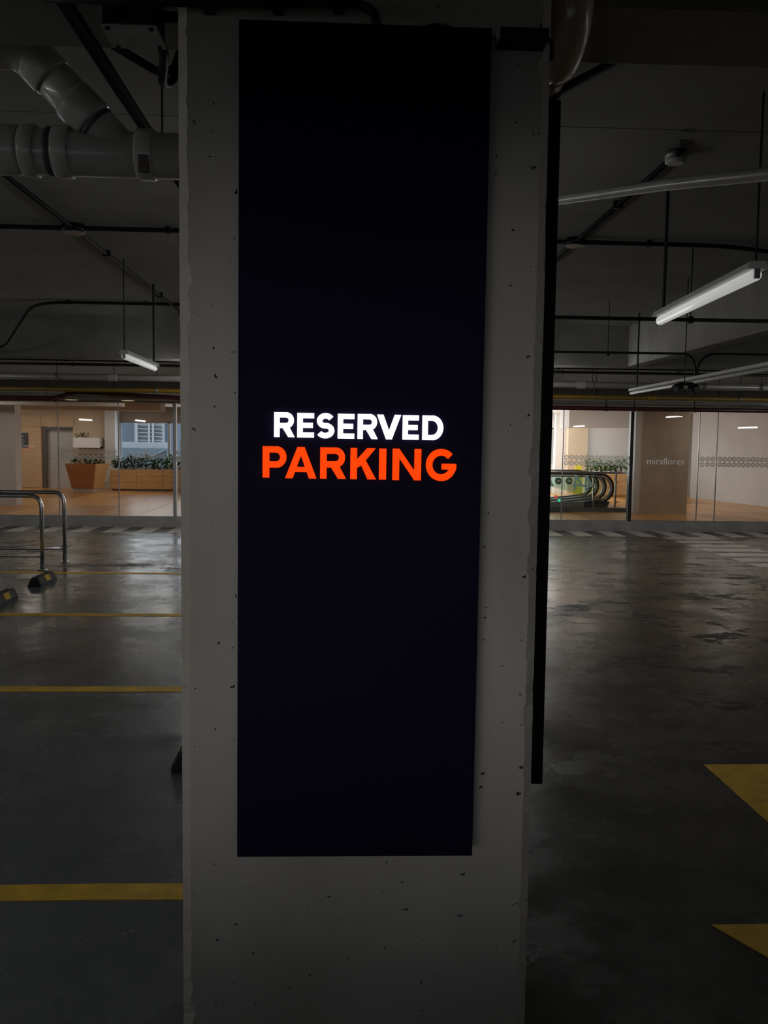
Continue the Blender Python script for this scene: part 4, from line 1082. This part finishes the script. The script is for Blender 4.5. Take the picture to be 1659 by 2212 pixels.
# ------------------------------------------------------------------ tubular railings and rubber wheel stops
def railing(label, Y, px_top, py_top, px_post, py_mid):
    foot = at_z(px_post, 1232 if Y < 11.4 else 1215, 0)
    zt = at(px_top, py_top, Y).z; zm = at(px_top, py_mid, Y).z
    t = thing('tube_railing', label, 'railing', (foot.x, Y, 0), 'stainless railings by the bays')
    r = .025
    T([(-3.4, 0, 0), (-3.4, 0, zt), (0, 0, zt), (0, 0, 0)], r, seg=16, bend=.14).build('frame_tube', M_STEEL, t, smooth=True)
    T([(-3.4, 0, zm), (0, 0, zm)], r * .75, seg=12).build('mid_rail', M_STEEL, t, smooth=True)
    T([(-1.7, 0, 0), (-1.7, 0, zt)], r, seg=16).build('middle_post', M_STEEL, t, smooth=True)
    for xx_ in (-3.4, -1.7, 0): T([(xx_, 0, 0), (xx_, 0, .012), (xx_, 0, .02)], [.06, .058, .035], seg=18).build('base_flange', M_STEEL, t, smooth=True)
railing('nearer stainless tube railing at the left edge', 11.12, 60, 1071, 91.5, 1201)
railing('farther stainless tube railing behind the other at left', 11.83, 60, 1063, 140, 1185)

def wheel_stop(label, x, y, ln=.55, w=.15, h=.10):
    t = thing('wheel_stop', label, 'wheel stop', (x, y, 0), 'rubber wheel stops')
    prof = lambda w_, h_: [(-w_ / 2, 0), (w_ / 2, 0), (w_ / 2, h_ * .28), (w_ * .26, h_), (-w_ * .26, h_), (-w_ / 2, h_ * .28)]
    a, b = prof(w, h), prof(w, h)
    n = 6; v = []
    for yy, s in ((-ln / 2, .0), (-ln / 2 + .03, 1), (ln / 2 - .03, 1), (ln / 2, .0)):
        for p in prof(w, h): v.append((p[0] * (.92 + .08 * s), yy, p[1] * (.82 + .18 * s)))
    f = [tuple(range(6)), tuple(range(18, 24))[::-1]]
    for k in range(3):
        for c in range(6): f.append((k * 6 + c, k * 6 + (c + 1) % 6, (k + 1) * 6 + (c + 1) % 6, (k + 1) * 6 + c))
    MB().add(v, f).build('body', M_RUBBER, t)
    for s in (-1, 1):
        x0, z0, x1, z1 = s * w / 2, h * .28, s * w * .26, h
        for y0 in (-.07,):
            nx, nz = s * .003, .0015
            pts = [(x0 + (x1 - x0) * .12 + nx, z0 + (z1 - z0) * .12 + nz), (x0 + (x1 - x0) * .95 + nx, z0 + (z1 - z0) * .95 + nz), (x0 + (x1 - x0) * .95 - nx, z0 + (z1 - z0) * .95 - nz), (x0 + (x1 - x0) * .12 - nx, z0 + (z1 - z0) * .12 - nz)]
            MB().prism(pts, y0, y0 + .14).build('reflector', M_REFLECT, t)
    for yy in (-.0,): T([(0, yy, h - .002), (0, yy, h + .004)], .016, seg=10).build('bolt', M_ZINC, t)
    return t
wheel_stop('black rubber wheel stop in front of the railing foot', -3.385, 10.13)
wheel_stop('black rubber wheel stop cut by the left picture edge', -3.39, 8.93)
wheel_stop('dark wheel stop half hidden behind the pillar base', -.775, 4.62)

# ceiling scars on the right: dark spalled patches
for (px_, py_, w_, h_) in ((1490, 281, 34, 9), (1484, 309, 44, 16)):
    rnd = random.Random(px_)
    poly = []
    for k in range(14):
        a = k / 14 * 6.283; r = rnd.uniform(.6, 1.1)
        q = at_z(px_ + math.cos(a) * w_ / 2 * r, py_ + math.sin(a) * h_ / 2 * r, ZS); poly.append((q.x, q.y))
    MB().prism_z(poly, ZS - .002, ZS + .004).build('spalled_patch', M_PVCD, ceiling)
